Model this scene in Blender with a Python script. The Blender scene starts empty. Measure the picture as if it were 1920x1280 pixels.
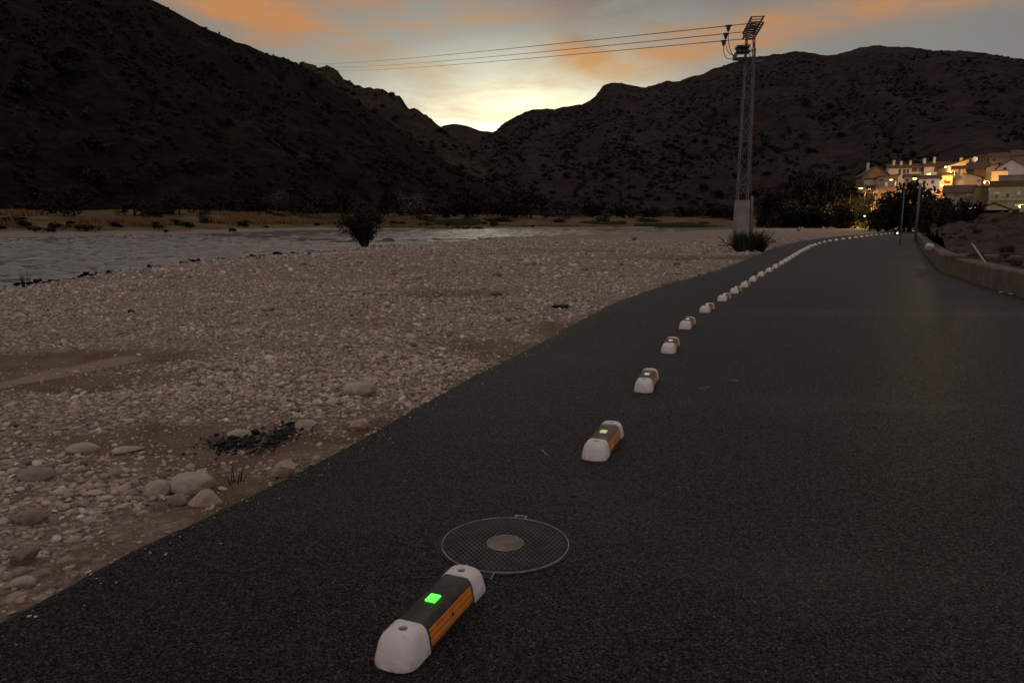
import bpy, bmesh, math, random
import numpy as np
from mathutils import Vector, Matrix

# ---------------------------------------------------------------- camera, sky, sun, exposure
SC = bpy.context.scene
COL = SC.collection
F, CX, CY, HZ, CH = 1387.0, 960.0, 640.0, 410.0, 1.6      # focal length, centre and horizon in photo pixels; eye height
PITCH = math.atan((CY - HZ) / F)
cam = bpy.data.cameras.new('camera')
cam.sensor_width = 36.0
cam.lens = F / 1920 * 36
cam.clip_start = 0.05
cam.clip_end = 6000
camo = bpy.data.objects.new('camera', cam)
COL.objects.link(camo)
camo.location = (0, 0, CH)
camo.rotation_euler = (math.pi / 2 - PITCH, 0, 0)
SC.camera = camo
SC.view_settings.view_transform = 'Standard'
SC.view_settings.look = 'None'
SC.view_settings.gamma = 1
SC.view_settings.use_curve_mapping = False
SC.view_settings.exposure = 0.5
SC.render.engine = 'CYCLES'
SC.cycles.max_bounces = 6
SC.cycles.sample_clamp_indirect = 4

SUN_AZ, SUN_EL = math.radians(-2.5), math.radians(3.0)     # behind the notch between the hills
world = bpy.data.worlds.new('World')
SC.world = world
world.use_nodes = True
WN = world.node_tree


class NT:
    """short hand for building node trees"""
    def __init__(s, tree):
        s.t = tree
    def n(s, kind, **kw):
        nd = s.t.nodes.new(kind)
        for k, v in kw.items():
            setattr(nd, k, v)
        return nd
    def link(s, a, b):
        s.t.links.new(a, b)
    def put(s, sock, v):
        if hasattr(v, 'links') or isinstance(v, bpy.types.NodeSocket):
            s.link(v, sock)
        elif v is not None:
            sock.default_value = v
    def m(s, op, a, b=None, c=None, clamp=False):
        nd = s.n('ShaderNodeMath', operation=op, use_clamp=clamp)
        for i, v in enumerate((a, b, c)):
            if v is not None:
                s.put(nd.inputs[i], v)
        return nd.outputs[0]
    def vm(s, op, a, b=None, scale=None):
        nd = s.n('ShaderNodeVectorMath', operation=op)
        s.put(nd.inputs[0], a)
        if b is not None:
            s.put(nd.inputs[1], b)
        if scale is not None:
            s.put(nd.inputs['Scale'], scale)
        return nd.outputs['Value'] if op in ('DOT_PRODUCT', 'LENGTH') else nd.outputs[0]
    def mix(s, f, a, b, blend='MIX'):
        nd = s.n('ShaderNodeMix', data_type='RGBA', blend_type=blend)
        s.put(nd.inputs[0], f)
        s.put(nd.inputs[6], rgba(a))
        s.put(nd.inputs[7], rgba(b))
        return nd.outputs[2]
    def ramp(s, f, stops, interp='LINEAR'):
        nd = s.n('ShaderNodeValToRGB')
        nd.color_ramp.interpolation = interp
        e = nd.color_ramp.elements
        while len(e) < len(stops):
            e.new(0.5)
        for el, (p, c) in zip(e, stops):
            el.position = p
            el.color = rgba(c)
        s.put(nd.inputs[0], f)
        return nd.outputs[0]
    def rng(s, v, a, b, c=0.0, d=1.0, smooth=False):
        nd = s.n('ShaderNodeMapRange', clamp=True)
        if smooth:
            nd.interpolation_type = 'SMOOTHSTEP'
        for i, q in enumerate((v, a, b, c, d)):
            s.put(nd.inputs[i], q)
        return nd.outputs[0]
    def noise(s, vec, scale, detail=4, rough=.55, out='Fac', dist=0.0):
        nd = s.n('ShaderNodeTexNoise')
        s.put(nd.inputs['Vector'], vec)
        s.put(nd.inputs['Scale'], scale)
        nd.inputs['Detail'].default_value = detail
        nd.inputs['Roughness'].default_value = rough
        nd.inputs['Distortion'].default_value = dist
        return nd.outputs[out]
    def vor(s, vec, scale, out='Distance', feature='F1', rand=1.0):
        nd = s.n('ShaderNodeTexVoronoi', feature=feature)
        s.put(nd.inputs['Vector'], vec)
        s.put(nd.inputs['Scale'], scale)
        nd.inputs['Randomness'].default_value = rand
        return nd.outputs[out]


def rgba(c):
    if isinstance(c, bpy.types.NodeSocket):
        return c
    if isinstance(c, (int, float)):
        return (c, c, c, 1)
    return tuple(c) if len(c) == 4 else (*c, 1)


def build_sky():
    w = NT(WN)
    WN.nodes.clear()
    out = w.n('ShaderNodeOutputWorld')
    bg = w.n('ShaderNodeBackground')
    w.link(bg.outputs[0], out.inputs[0])
    bg.inputs['Strength'].default_value = 0.1
    tc = w.n('ShaderNodeTexCoord')
    d = w.vm('NORMALIZE', tc.outputs['Generated'])
    sep = w.n('ShaderNodeSeparateXYZ')
    w.link(d, sep.inputs[0])
    x, y, z = sep.outputs
    az = w.m('ARCTAN2', x, y)
    el = w.m('ARCSINE', z)
    # distance from the afterglow, an oval flattened towards the horizon (in radians)
    da = w.m('MULTIPLY', w.m('SUBTRACT', az, math.radians(0.5)), 0.80)
    de = w.m('MULTIPLY', w.m('SUBTRACT', el, math.radians(5.0)), 1.6)
    q = w.m('SQRT', w.m('ADD', w.m('MULTIPLY', da, da), w.m('MULTIPLY', de, de)))
    clear = w.ramp(w.m('DIVIDE', q, math.pi), [
        (0.0, (1.9, 1.75, .98)), (.022, (1.2, 1.13, .76)), (.048, (.52, .52, .41)), (.075, (.24, .25, .22)),
        (.11, (.168, .174, .162)), (.16, (.155, .152, .146)), (.30, (.225, .198, .194)), (.50, (.290, .250, .247)), (.76, (.325, .278, .277)), (1.0, (.275, .236, .238))])
    # clear air: the physical sky adds its own share
    sky = w.n('ShaderNodeTexSky')
    sky.sky_type = 'NISHITA'
    sky.sun_disc = False
    sky.sun_elevation = SUN_EL
    sky.sun_rotation = SUN_AZ
    sky.air_density = 1.2
    sky.dust_density = 1.0
    # clouds on a layer overhead, stretched by perspective
    zz = w.m('ADD', w.m('MAXIMUM', z, 0.0), 0.10)
    comb = w.n('ShaderNodeCombineXYZ')
    w.link(w.m('DIVIDE', x, zz), comb.inputs[0])
    w.link(w.m('DIVIDE', y, zz), comb.inputs[1])
    comb.inputs[2].default_value = 3.7
    lay = comb.outputs[0]
    n1 = w.noise(lay, 0.55, 6, .55, dist=.6)
    n2 = w.noise(lay, 1.9, 7, .62, dist=1.0)
    n3 = w.noise(w.vm('MULTIPLY', d, (5.0, 5.0, 22.0)), 1.3, 6, .6, dist=.5)
    tex = w.m('ADD', w.m('MULTIPLY', n1, .42), w.m('ADD', w.m('MULTIPLY', n2, .30), w.m('MULTIPLY', n3, .28)))
    cover = w.rng(tex, .45, .66, 0, .8, True)

    def blob(px, py, wx, wy, slope, gain):
        a0, e0 = (px - CX) / F, (HZ - py) / F
        u = w.m('SUBTRACT', az, a0)
        v = w.m('SUBTRACT', w.m('SUBTRACT', el, e0), w.m('MULTIPLY', u, slope))
        u = w.m('DIVIDE', u, wx / F)
        v = w.m('DIVIDE', v, wy / F)
        s2 = w.m('ADD', w.m('MULTIPLY', u, u), w.m('MULTIPLY', v, v))
        return w.m('MULTIPLY', w.m('EXPONENT', w.m('MULTIPLY', s2, -1.0)), gain)

    def total(bl):
        r = bl[0]
        for b in bl[1:]:
            r = w.m('ADD', r, b)
        return r
    brk = w.rng(w.m('ADD', w.m('MULTIPLY', n2, .40), w.m('MULTIPLY', n3, .60)), .38, .60, 0.02, 1.3)
    orange = w.m('MULTIPLY', total([blob(455, 50, 170, 46, -.33, 1.0), blob(230, -70, 330, 60, -.35, .6), blob(1270, 120, 200, 34, .12, .85), blob(1080, 128, 60, 22, -.35, .6),
                                    blob(1700, 70, 280, 24, .06, .72), blob(650, 18, 260, 30, -.10, .6), blob(590, 92, 190, 22, -.2, .45), blob(760, 55, 200, 16, -.06, .4),
                                    blob(840, 74, 130, 9, .08, .5), blob(820, 92, 60, 10, -.3, .35), blob(1900, 92, 160, 18, 0, .4)]), brk, clamp=True)
    grey = w.m('MULTIPLY', total([blob(1330, 40, 330, 30, .04, .75), blob(1000, 12, 200, 22, .1, .5), blob(1500, 10, 500, 20, 0, .5),
                                  blob(1085, 108, 40, 18, -.3, .45)]), brk, clamp=True)
    pale = w.m('MULTIPLY', total([blob(1020, 168, 150, 12, .12, .55), blob(800, 150, 190, 9, -.03, .35), blob(1190, 140, 130, 14, .15, .5),
                                  blob(700, 60, 220, 30, -.1, .4)]), brk, clamp=True)
    hot = w.rng(q, .05, .32, 1, 0, True)
    cloudc = w.mix(hot, (.195, .155, .128), (.46, .36, .22))
    c = w.mix(cover, clear, cloudc)
    c = w.mix(grey, c, (.135, .120, .108))
    c = w.mix(pale, c, w.mix(hot, (.23, .17, .12), (.62, .54, .34)))
    c = w.mix(orange, c, w.mix(hot, (.37, .172, .068), (.47, .275, .11)))
    c = w.mix(1.0, w.vm('SCALE', c, scale=10.0), w.vm('SCALE', sky.outputs[0], scale=0.012), 'ADD')
    w.link(c, bg.inputs['Color'])


build_sky()
sun = bpy.data.lights.new('sun', 'SUN')
sun.energy = 0.5
sun.angle = math.radians(0.53)
sun.color = (1.0, .8, .58)
suno = bpy.data.objects.new('sun', sun)
COL.objects.link(suno)
_sd = Vector((math.sin(SUN_AZ) * math.cos(SUN_EL), math.cos(SUN_AZ) * math.cos(SUN_EL), math.sin(SUN_EL)))
suno.rotation_euler = _sd.to_track_quat('Z', 'Y').to_euler()

# ---------------------------------------------------------------- helpers
R = random.Random(7)
NR = np.random.RandomState(11)
FW = Vector((0, math.cos(PITCH), -math.sin(PITCH)))
UP = Vector((0, math.sin(PITCH), math.cos(PITCH)))


def ray(px, py):
    return FW * F + Vector((1, 0, 0)) * (px - CX) - UP * (py - CY)


def G(px, py, z=0.0):
    r = ray(px, py)
    t = (CH - z) / -r.z
    return Vector((r.x * t, r.y * t, z))


def P(px, py, depth):
    r = ray(px, py)
    t = depth / r.y
    return Vector((r.x * t, depth, CH + r.z * t))


def topx(x, y):
    """photo column of a far ground point"""
    return CX + F * x / np.maximum(y * math.cos(PITCH) + CH * math.sin(PITCH), 1.0)


def screen_x(x, y, z):
    return CX + F * x / (y * math.cos(PITCH) - (z - CH) * math.sin(PITCH))


def rise_at(row):
    """height gained per metre of depth along the view ray of a photo row"""
    v = np.asarray(row, float) - CY
    s, c = math.sin(PITCH), math.cos(PITCH)
    return (-F * s - v * c) / (F * c - v * s)


def hash2(ix, iy, s):
    h = (ix.astype(np.int64) * 374761393 + iy.astype(np.int64) * 668265263 + s * 1442695041) & 0x7fffffff
    h = ((h ^ (h >> 13)) * 1274126177) & 0x7fffffff
    return ((h ^ (h >> 16)) & 0xffff) / 65535.0


def vnoise(x, y, s=0):
    x = np.asarray(x, float); y = np.asarray(y, float)
    ix, iy = np.floor(x), np.floor(y)
    fx, fy = x - ix, y - iy
    fx = fx * fx * (3 - 2 * fx); fy = fy * fy * (3 - 2 * fy)
    a = hash2(ix, iy, s); b = hash2(ix + 1, iy, s); c = hash2(ix, iy + 1, s); d = hash2(ix + 1, iy + 1, s)
    return (a * (1 - fx) + b * fx) * (1 - fy) + (c * (1 - fx) + d * fx) * fy


def fbm(x, y, o=4, s=0):
    r = 0; a = .5; t = 0
    for i in range(o):
        r = r + a * vnoise(np.asarray(x) * 2 ** i, np.asarray(y) * 2 ** i, s + i * 17); t += a; a *= .5
    return r / t - .5


def sstep(a, b, v):
    t = np.clip((v - a) / (b - a), 0, 1)
    return t * t * (3 - 2 * t)


def mesh_np(name, V, T, smooth=True):
    """mesh from numpy triangles or quads"""
    me = bpy.data.meshes.new(name)
    V = np.asarray(V, np.float32); T = np.asarray(T, np.int32)
    k = T.shape[1]
    me.vertices.add(len(V)); me.vertices.foreach_set('co', V.ravel())
    me.loops.add(T.size); me.loops.foreach_set('vertex_index', T.ravel())
    me.polygons.add(len(T))
    me.polygons.foreach_set('loop_start', np.arange(0, T.size, k, dtype=np.int32))
    me.polygons.foreach_set('use_smooth', np.full(len(T), smooth))
    me.update(calc_edges=True)
    return me


def link(name, me, mat=None, parent=None, loc=None):
    o = bpy.data.objects.new(name, me)
    COL.objects.link(o)
    if mat is not None and me is not None and not me.materials:
        me.materials.append(mat)
    if parent is not None:
        o.parent = parent
    if loc is not None:
        o.location = loc
    return o


def tag(o, label=None, cat=None, group=None, kind=None):
    for k, v in (('label', label), ('category', cat), ('group', group), ('kind', kind)):
        if v:
            o[k] = v
    return o


def thing(name, label, cat, loc=(0, 0, 0), rz=0, group=None):
    o = bpy.data.objects.new(name, None)
    o.empty_display_size = .2
    COL.objects.link(o)
    o.location = loc
    o.rotation_euler = (0, 0, rz)
    return tag(o, label, cat, group)


def copy_tree(o, parent=None, label=None):
    c = o.copy()
    COL.objects.link(c)
    if parent is not None:
        c.parent = parent
    if label:
        c['label'] = label
    for ch in list(o.children):
        copy_tree(ch, c)
    return c


class MB:
    """gathers simple shapes into one mesh"""
    def __init__(s):
        s.v = []; s.f = []
    def add(s, vs, fs):
        n = len(s.v)
        s.v += [tuple(q) for q in vs]
        s.f += [tuple(i + n for i in q) for q in fs]
        return s
    def box(s, a, b, M=None):
        (x0, y0, z0), (x1, y1, z1) = a, b
        vs = [Vector(q) for q in ((x0, y0, z0), (x1, y0, z0), (x1, y1, z0), (x0, y1, z0), (x0, y0, z1), (x1, y0, z1), (x1, y1, z1), (x0, y1, z1))]
        if M is not None:
            vs = [M @ q for q in vs]
        return s.add(vs, [(0, 3, 2, 1), (4, 5, 6, 7), (0, 1, 5, 4), (1, 2, 6, 5), (2, 3, 7, 6), (3, 0, 4, 7)])
    def bar(s, p, q, w, h=None):
        """square bar between two points"""
        p, q = Vector(p), Vector(q)
        d = (q - p)
        L = d.length
        M = Matrix.Translation(p) @ d.to_track_quat('Z', 'Y').to_matrix().to_4x4()
        h = h or w
        return s.box((-w / 2, -h / 2, 0), (w / 2, h / 2, L), M)
    def tube(s, pts, r, n=8, cap=True):
        pts = [Vector(p) for p in pts]
        rs = r if isinstance(r, (list, tuple)) else [r] * len(pts)
        base = len(s.v)
        vs = []
        for i, p in enumerate(pts):
            d = (pts[min(i + 1, len(pts) - 1)] - pts[max(i - 1, 0)])
            q = d.to_track_quat('Z', 'Y')
            for k in range(n):
                a = 2 * math.pi * k / n
                vs.append(p + q @ Vector((math.cos(a) * rs[i], math.sin(a) * rs[i], 0)))
        fs = []
        for i in range(len(pts) - 1):
            for k in range(n):
                fs.append((i * n + k, i * n + (k + 1) % n, (i + 1) * n + (k + 1) % n, (i + 1) * n + k))
        if cap:
            fs.append(tuple(range(n))[::-1])
            fs.append(tuple((len(pts) - 1) * n + k for k in range(n)))
        return s.add(vs, fs)
    def mesh(s, name, smooth=False, angle=None):
        me = bpy.data.meshes.new(name)
        me.from_pydata(s.v, [], s.f)
        me.update()
        if smooth or angle:
            me.polygons.foreach_set('use_smooth', [True] * len(me.polygons))
            if angle:
                me.set_sharp_from_angle(angle=math.radians(angle))
        return me
    def build(s, name, mat, parent=None, smooth=False, angle=None, loc=None):
        return link(name, s.mesh(name, smooth, angle), mat, parent, loc)


# ---------------------------------------------------------------- materials
def newmat(name):
    m = bpy.data.materials.new(name)
    m.use_nodes = True
    t = NT(m.node_tree)
    b = m.node_tree.nodes['Principled BSDF']
    return m, t, b


def mat(name, c1, c2=None, scale=6, rough=.8, bump=0, bscale=None, spec=.3, detail=5, metal=0, isl=0, lo=.35, hi=.65):
    m, t, b = newmat(name)
    tc = t.n('ShaderNodeTexCoord').outputs['Object']
    col = rgba(c1)
    if c2 is not None:
        col = t.mix(t.rng(t.noise(tc, scale, detail), lo, hi), c1, c2)
    if isl:
        g = t.n('ShaderNodeNewGeometry').outputs['Random Per Island']
        col = t.mix(1.0, col, t.ramp(g, [(0, (1 - isl,) * 3), (1, (1 + isl,) * 3)]), 'MULTIPLY')
    t.put(b.inputs['Base Color'], col)
    b.inputs['Roughness'].default_value = rough
    b.inputs['Specular IOR Level'].default_value = spec
    b.inputs['Metallic'].default_value = metal
    if bump:
        bn = t.n('ShaderNodeBump')
        bn.inputs['Strength'].default_value = bump
        bn.inputs['Distance'].default_value = .02
        t.link(t.noise(tc, bscale or scale * 6, 4), bn.inputs['Height'])
        t.link(bn.outputs[0], b.inputs['Normal'])
    return m


def emat(name, c, strength):
    m, t, b = newmat(name)
    b.inputs['Base Color'].default_value = rgba(c)
    b.inputs['Emission Color'].default_value = rgba(c)
    b.inputs['Emission Strength'].default_value = strength
    return m


def asphalt_mat():
    m, t, b = newmat('asphalt')
    tc = t.n('ShaderNodeTexCoord').outputs['Object']
    big = t.noise(tc, .35, 5, .6)
    streak = t.noise(t.vm('MULTIPLY', tc, (.25, .9, 1)), .5, 5, .6)
    dust = t.m('MULTIPLY', t.rng(streak, .52, .72), t.rng(big, .4, .65))
    cell = t.vor(tc, 125, 'Color')
    cs = t.n('ShaderNodeSeparateColor'); t.link(cell, cs.inputs[0])
    grain = t.ramp(cs.outputs[0], [(0, (.0012, .0011, .0011)), (.5, (.0045, .004, .004)), (.8, (.012, .0108, .0108)), (.95, (.034, .0305, .0305)), (1, (.12, .108, .107))])
    col = t.mix(t.rng(t.noise(tc, 28, 3), .35, .7), grain, (.0028, .0025, .0025))
    col = t.mix(t.m('MULTIPLY', dust, .5), col, (.085, .075, .067))
    col = t.mix(t.rng(big, .3, .75), t.vm('SCALE', col, scale=.8), t.vm('SCALE', col, scale=1.25))
    t.link(col, b.inputs['Base Color'])
    t.link(t.rng(cs.outputs[1], 0, 1, .42, .72), b.inputs['Roughness'])
    t.link(t.ramp(cs.outputs[2], [(0, (.06,) * 3), (.5, (.17,) * 3), (.85, (.40,) * 3), (1, (.75,) * 3)]), b.inputs['Specular IOR Level'])
    h = t.m('ADD', t.m('MULTIPLY', t.vor(tc, 125), -.7), t.m('ADD', t.m('MULTIPLY', t.vor(tc, 48), -.6), t.m('MULTIPLY', t.noise(tc, 14, 3), .5)))
    bn = t.n('ShaderNodeBump')
    bn.inputs['Strength'].default_value = .7
    bn.inputs['Distance'].default_value = .011
    t.link(h, bn.inputs['Height'])
    t.link(bn.outputs[0], b.inputs['Normal'])
    return m


def ground_mat():
    m, t, b = newmat('gravel_ground')
    tc = t.n('ShaderNodeTexCoord').outputs['Object']
    at = t.n('ShaderNodeAttribute', attribute_name='soil').outputs['Fac']
    bank = t.n('ShaderNodeAttribute', attribute_name='bank').outputs['Fac']
    warp = t.vm('ADD', tc, t.vm('SCALE', t.noise(tc, 9, 3, out='Color'), scale=.05))

    def cells(sc):
        c = t.n('ShaderNodeSeparateColor'); t.link(t.vor(warp, sc, 'Color'), c.inputs[0])
        return t.ramp(c.outputs[0], [(0, (.13, .098, .078)), (.4, (.28, .228, .188)), (.75, (.40, .336, .283)), (1, (.58, .505, .44))]), t.vor(warp, sc)
    c1, d1 = cells(11)
    c2, d2 = cells(38)
    gr = t.mix(t.rng(d1, .25, .55), c1, t.vm('SCALE', c2, scale=.62))
    red = t.rng(t.noise(tc, .22, 4), .50, .68)
    gr = t.mix(t.m('MULTIPLY', red, .30), gr, (.32, .20, .155))
    soil = t.mix(t.rng(t.noise(tc, 2.2, 6, .65), .35, .65), (.095, .061, .042), (.175, .122, .088))
    soil = t.mix(t.rng(d2, .05, .36, .65, 0), soil, c2)
    k = t.rng(t.m('ADD', at, t.m('MULTIPLY', t.m('SUBTRACT', t.noise(tc, 3.5, 6, .65), .5), .9)), .35, .7)
    col = t.mix(k, gr, soil)
    sand = t.n('ShaderNodeAttribute', attribute_name='sand').outputs['Fac']
    col = t.mix(t.rng(t.m('ADD', sand, t.m('MULTIPLY', t.m('SUBTRACT', t.noise(tc, 3, 5), .5), 1.3)), .40, .85), col, (.25, .19, .142))
    grass = t.mix(t.rng(t.noise(tc, .18, 6, .65), .38, .62), (.050, .042, .020), (.17, .105, .048))
    col = t.mix(t.rng(t.m('ADD', bank, t.m('MULTIPLY', t.m('SUBTRACT', t.noise(tc, .15, 5), .5), 1.2)), .35, .75), col, grass)
    t.link(col, b.inputs['Base Color'])
    b.inputs['Roughness'].default_value = .9
    b.inputs['Specular IOR Level'].default_value = .15
    h = t.m('ADD', t.m('MULTIPLY', d1, t.rng(k, 0, 1, -.05, -.008)), t.m('ADD', t.m('MULTIPLY', d2, -.014), t.m('MULTIPLY', t.noise(tc, 60, 4), .008)))
    bn = t.n('ShaderNodeBump')
    bn.inputs['Strength'].default_value = 1
    bn.inputs['Distance'].default_value = 1.0
    t.link(h, bn.inputs['Height'])
    t.link(bn.outputs[0], b.inputs['Normal'])
    return m


def stone_mat():
    m, t, b = newmat('river_stone')
    tc = t.n('ShaderNodeTexCoord').outputs['Object']
    g = t.n('ShaderNodeNewGeometry').outputs['Random Per Island']
    o = t.n('ShaderNodeObjectInfo').outputs['Random']
    r = t.m('FRACT', t.m('ADD', t.m('MULTIPLY', g, 7.31), t.m('MULTIPLY', o, 3.7)))
    col = t.ramp(r, [(0, (.15, .115, .096)), (.2, (.30, .243, .208)), (.5, (.44, .362, .314)), (.74, (.56, .475, .42)), (.84, (.42, .29, .24)), (.90, (.34, .295, .265)), (.95, (.64, .56, .505)), (1, (.70, .63, .58))])
    n = t.noise(tc, 22, 6, .65)
    col = t.mix(1.0, col, t.ramp(n, [(.25, (.62, .60, .58)), (.75, (1.15, 1.13, 1.1))]), 'MULTIPLY')
    t.link(col, b.inputs['Base Color'])
    b.inputs['Roughness'].default_value = .85
    b.inputs['Specular IOR Level'].default_value = .2
    bn = t.n('ShaderNodeBump')
    bn.inputs['Strength'].default_value = .5
    bn.inputs['Distance'].default_value = .01
    t.link(t.noise(tc, 60, 5), bn.inputs['Height'])
    t.link(bn.outputs[0], b.inputs['Normal'])
    return m


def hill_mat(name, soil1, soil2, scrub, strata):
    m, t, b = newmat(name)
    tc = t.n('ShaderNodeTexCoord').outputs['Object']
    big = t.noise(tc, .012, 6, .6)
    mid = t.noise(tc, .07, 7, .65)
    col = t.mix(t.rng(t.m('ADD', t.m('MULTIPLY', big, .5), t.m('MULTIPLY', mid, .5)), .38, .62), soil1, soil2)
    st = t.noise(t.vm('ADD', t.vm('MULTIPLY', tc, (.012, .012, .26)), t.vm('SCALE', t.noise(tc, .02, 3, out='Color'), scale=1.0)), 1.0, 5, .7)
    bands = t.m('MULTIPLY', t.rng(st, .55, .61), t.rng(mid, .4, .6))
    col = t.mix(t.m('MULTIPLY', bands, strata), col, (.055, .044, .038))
    spots = t.vor(t.vm('ADD', tc, t.vm('SCALE', t.noise(tc, .3, 3, out='Color'), scale=3.0)), .16)
    sp = t.m('MULTIPLY', t.rng(spots, .52, .34), t.rng(t.noise(tc, .025, 4), .40, .56))
    col = t.mix(sp, col, scrub)
    fine = t.rng(t.noise(tc, .55, 5, .7), .35, .65, .55, 1.35)
    col = t.mix(1.0, col, t.n('ShaderNodeCombineXYZ').outputs[0] if False else t.vm('SCALE', (1, 1, 1), scale=fine), 'MULTIPLY')
    t.link(col, b.inputs['Base Color'])
    b.inputs['Roughness'].default_value = 1
    b.inputs['Specular IOR Level'].default_value = .05
    h = t.m('ADD', t.m('MULTIPLY', mid, 3.0), t.m('ADD', t.m('MULTIPLY', t.noise(tc, .5, 5), .9), t.m('MULTIPLY', st, 1.6)))
    bn = t.n('ShaderNodeBump')
    bn.inputs['Strength'].default_value = .9
    bn.inputs['Distance'].default_value = 2.6
    t.link(h, bn.inputs['Height'])
    t.link(bn.outputs[0], b.inputs['Normal'])
    return m


def water_mat():
    m, t, b = newmat('river_water')
    tc = t.n('ShaderNodeTexCoord').outputs['Object']
    b.inputs['Base Color'].default_value = (.15, .148, .142, 1)
    b.inputs['Roughness'].default_value = .17
    b.inputs['IOR'].default_value = 1.33
    s1 = t.vm('MULTIPLY', tc, (.8, 1.6, 1))
    fast = t.n('ShaderNodeAttribute', attribute_name='fast').outputs['Fac']
    h = t.m('ADD', t.m('MULTIPLY', t.noise(s1, 1.3, 5, .6, dist=.6), .20), t.m('MULTIPLY', t.noise(s1, .35, 3), .18))
    h = t.m('MULTIPLY', h, t.rng(fast, 0, 1, .12, 1.0))
    bn = t.n('ShaderNodeBump')
    bn.inputs['Strength'].default_value = 1
    bn.inputs['Distance'].default_value = .12
    t.link(h, bn.inputs['Height'])
    t.link(bn.outputs[0], b.inputs['Normal'])
    return m


def plastic_mat():
    m, t, b = newmat('white_plastic')
    tc = t.n('ShaderNodeTexCoord').outputs['Object']
    o = t.n('ShaderNodeObjectInfo').outputs['Random']
    p = t.vm('ADD', tc, t.vm('SCALE', (3.1, 7.7, 5.3), scale=o))
    col = t.mix(t.rng(t.noise(p, 11, 6, .65), .35, .7), (.70, .655, .64), (.57, .53, .51))
    sep = t.n('ShaderNodeSeparateXYZ'); t.link(tc, sep.inputs[0])
    dirt = t.m('MULTIPLY', t.rng(sep.outputs[2], .045, .0), t.rng(t.noise(p, 26, 6, .7), .40, .62))
    scuff = t.m('MULTIPLY', t.rng(t.noise(t.vm('MULTIPLY', p, (6, 40, 40)), 1.6, 4, .7), .62, .68), .5)
    col = t.mix(t.m('MULTIPLY', dirt, .7), col, (.20, .165, .14))
    col = t.mix(scuff, col, (.30, .27, .255))
    t.link(col, b.inputs['Base Color'])
    b.inputs['Roughness'].default_value = .55
    b.inputs['Specular IOR Level'].default_value = .3
    bn = t.n('ShaderNodeBump'); bn.inputs['Strength'].default_value = .25; bn.inputs['Distance'].default_value = .004
    t.link(t.noise(tc, 300, 3), bn.inputs['Height']); t.link(bn.outputs[0], b.inputs['Normal'])
    return m


def leaf_mat(name, c1, c2, isl=.5):
    m, t, b = newmat(name)
    g = t.n('ShaderNodeNewGeometry').outputs['Random Per Island']
    o = t.n('ShaderNodeObjectInfo').outputs['Random']
    tc = t.n('ShaderNodeTexCoord').outputs['Object']
    col = t.mix(t.m('ADD', t.m('MULTIPLY', g, .6), t.m('MULTIPLY', t.noise(tc, 1.5, 2), .4)), c1, c2)
    col = t.mix(1.0, col, t.ramp(o, [(0, (.8, .8, .8)), (1, (1.2, 1.15, 1.1))]), 'MULTIPLY')
    t.link(col, b.inputs['Base Color'])
    b.inputs['Roughness'].default_value = .7
    b.inputs['Specular IOR Level'].default_value = .15
    return m


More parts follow.
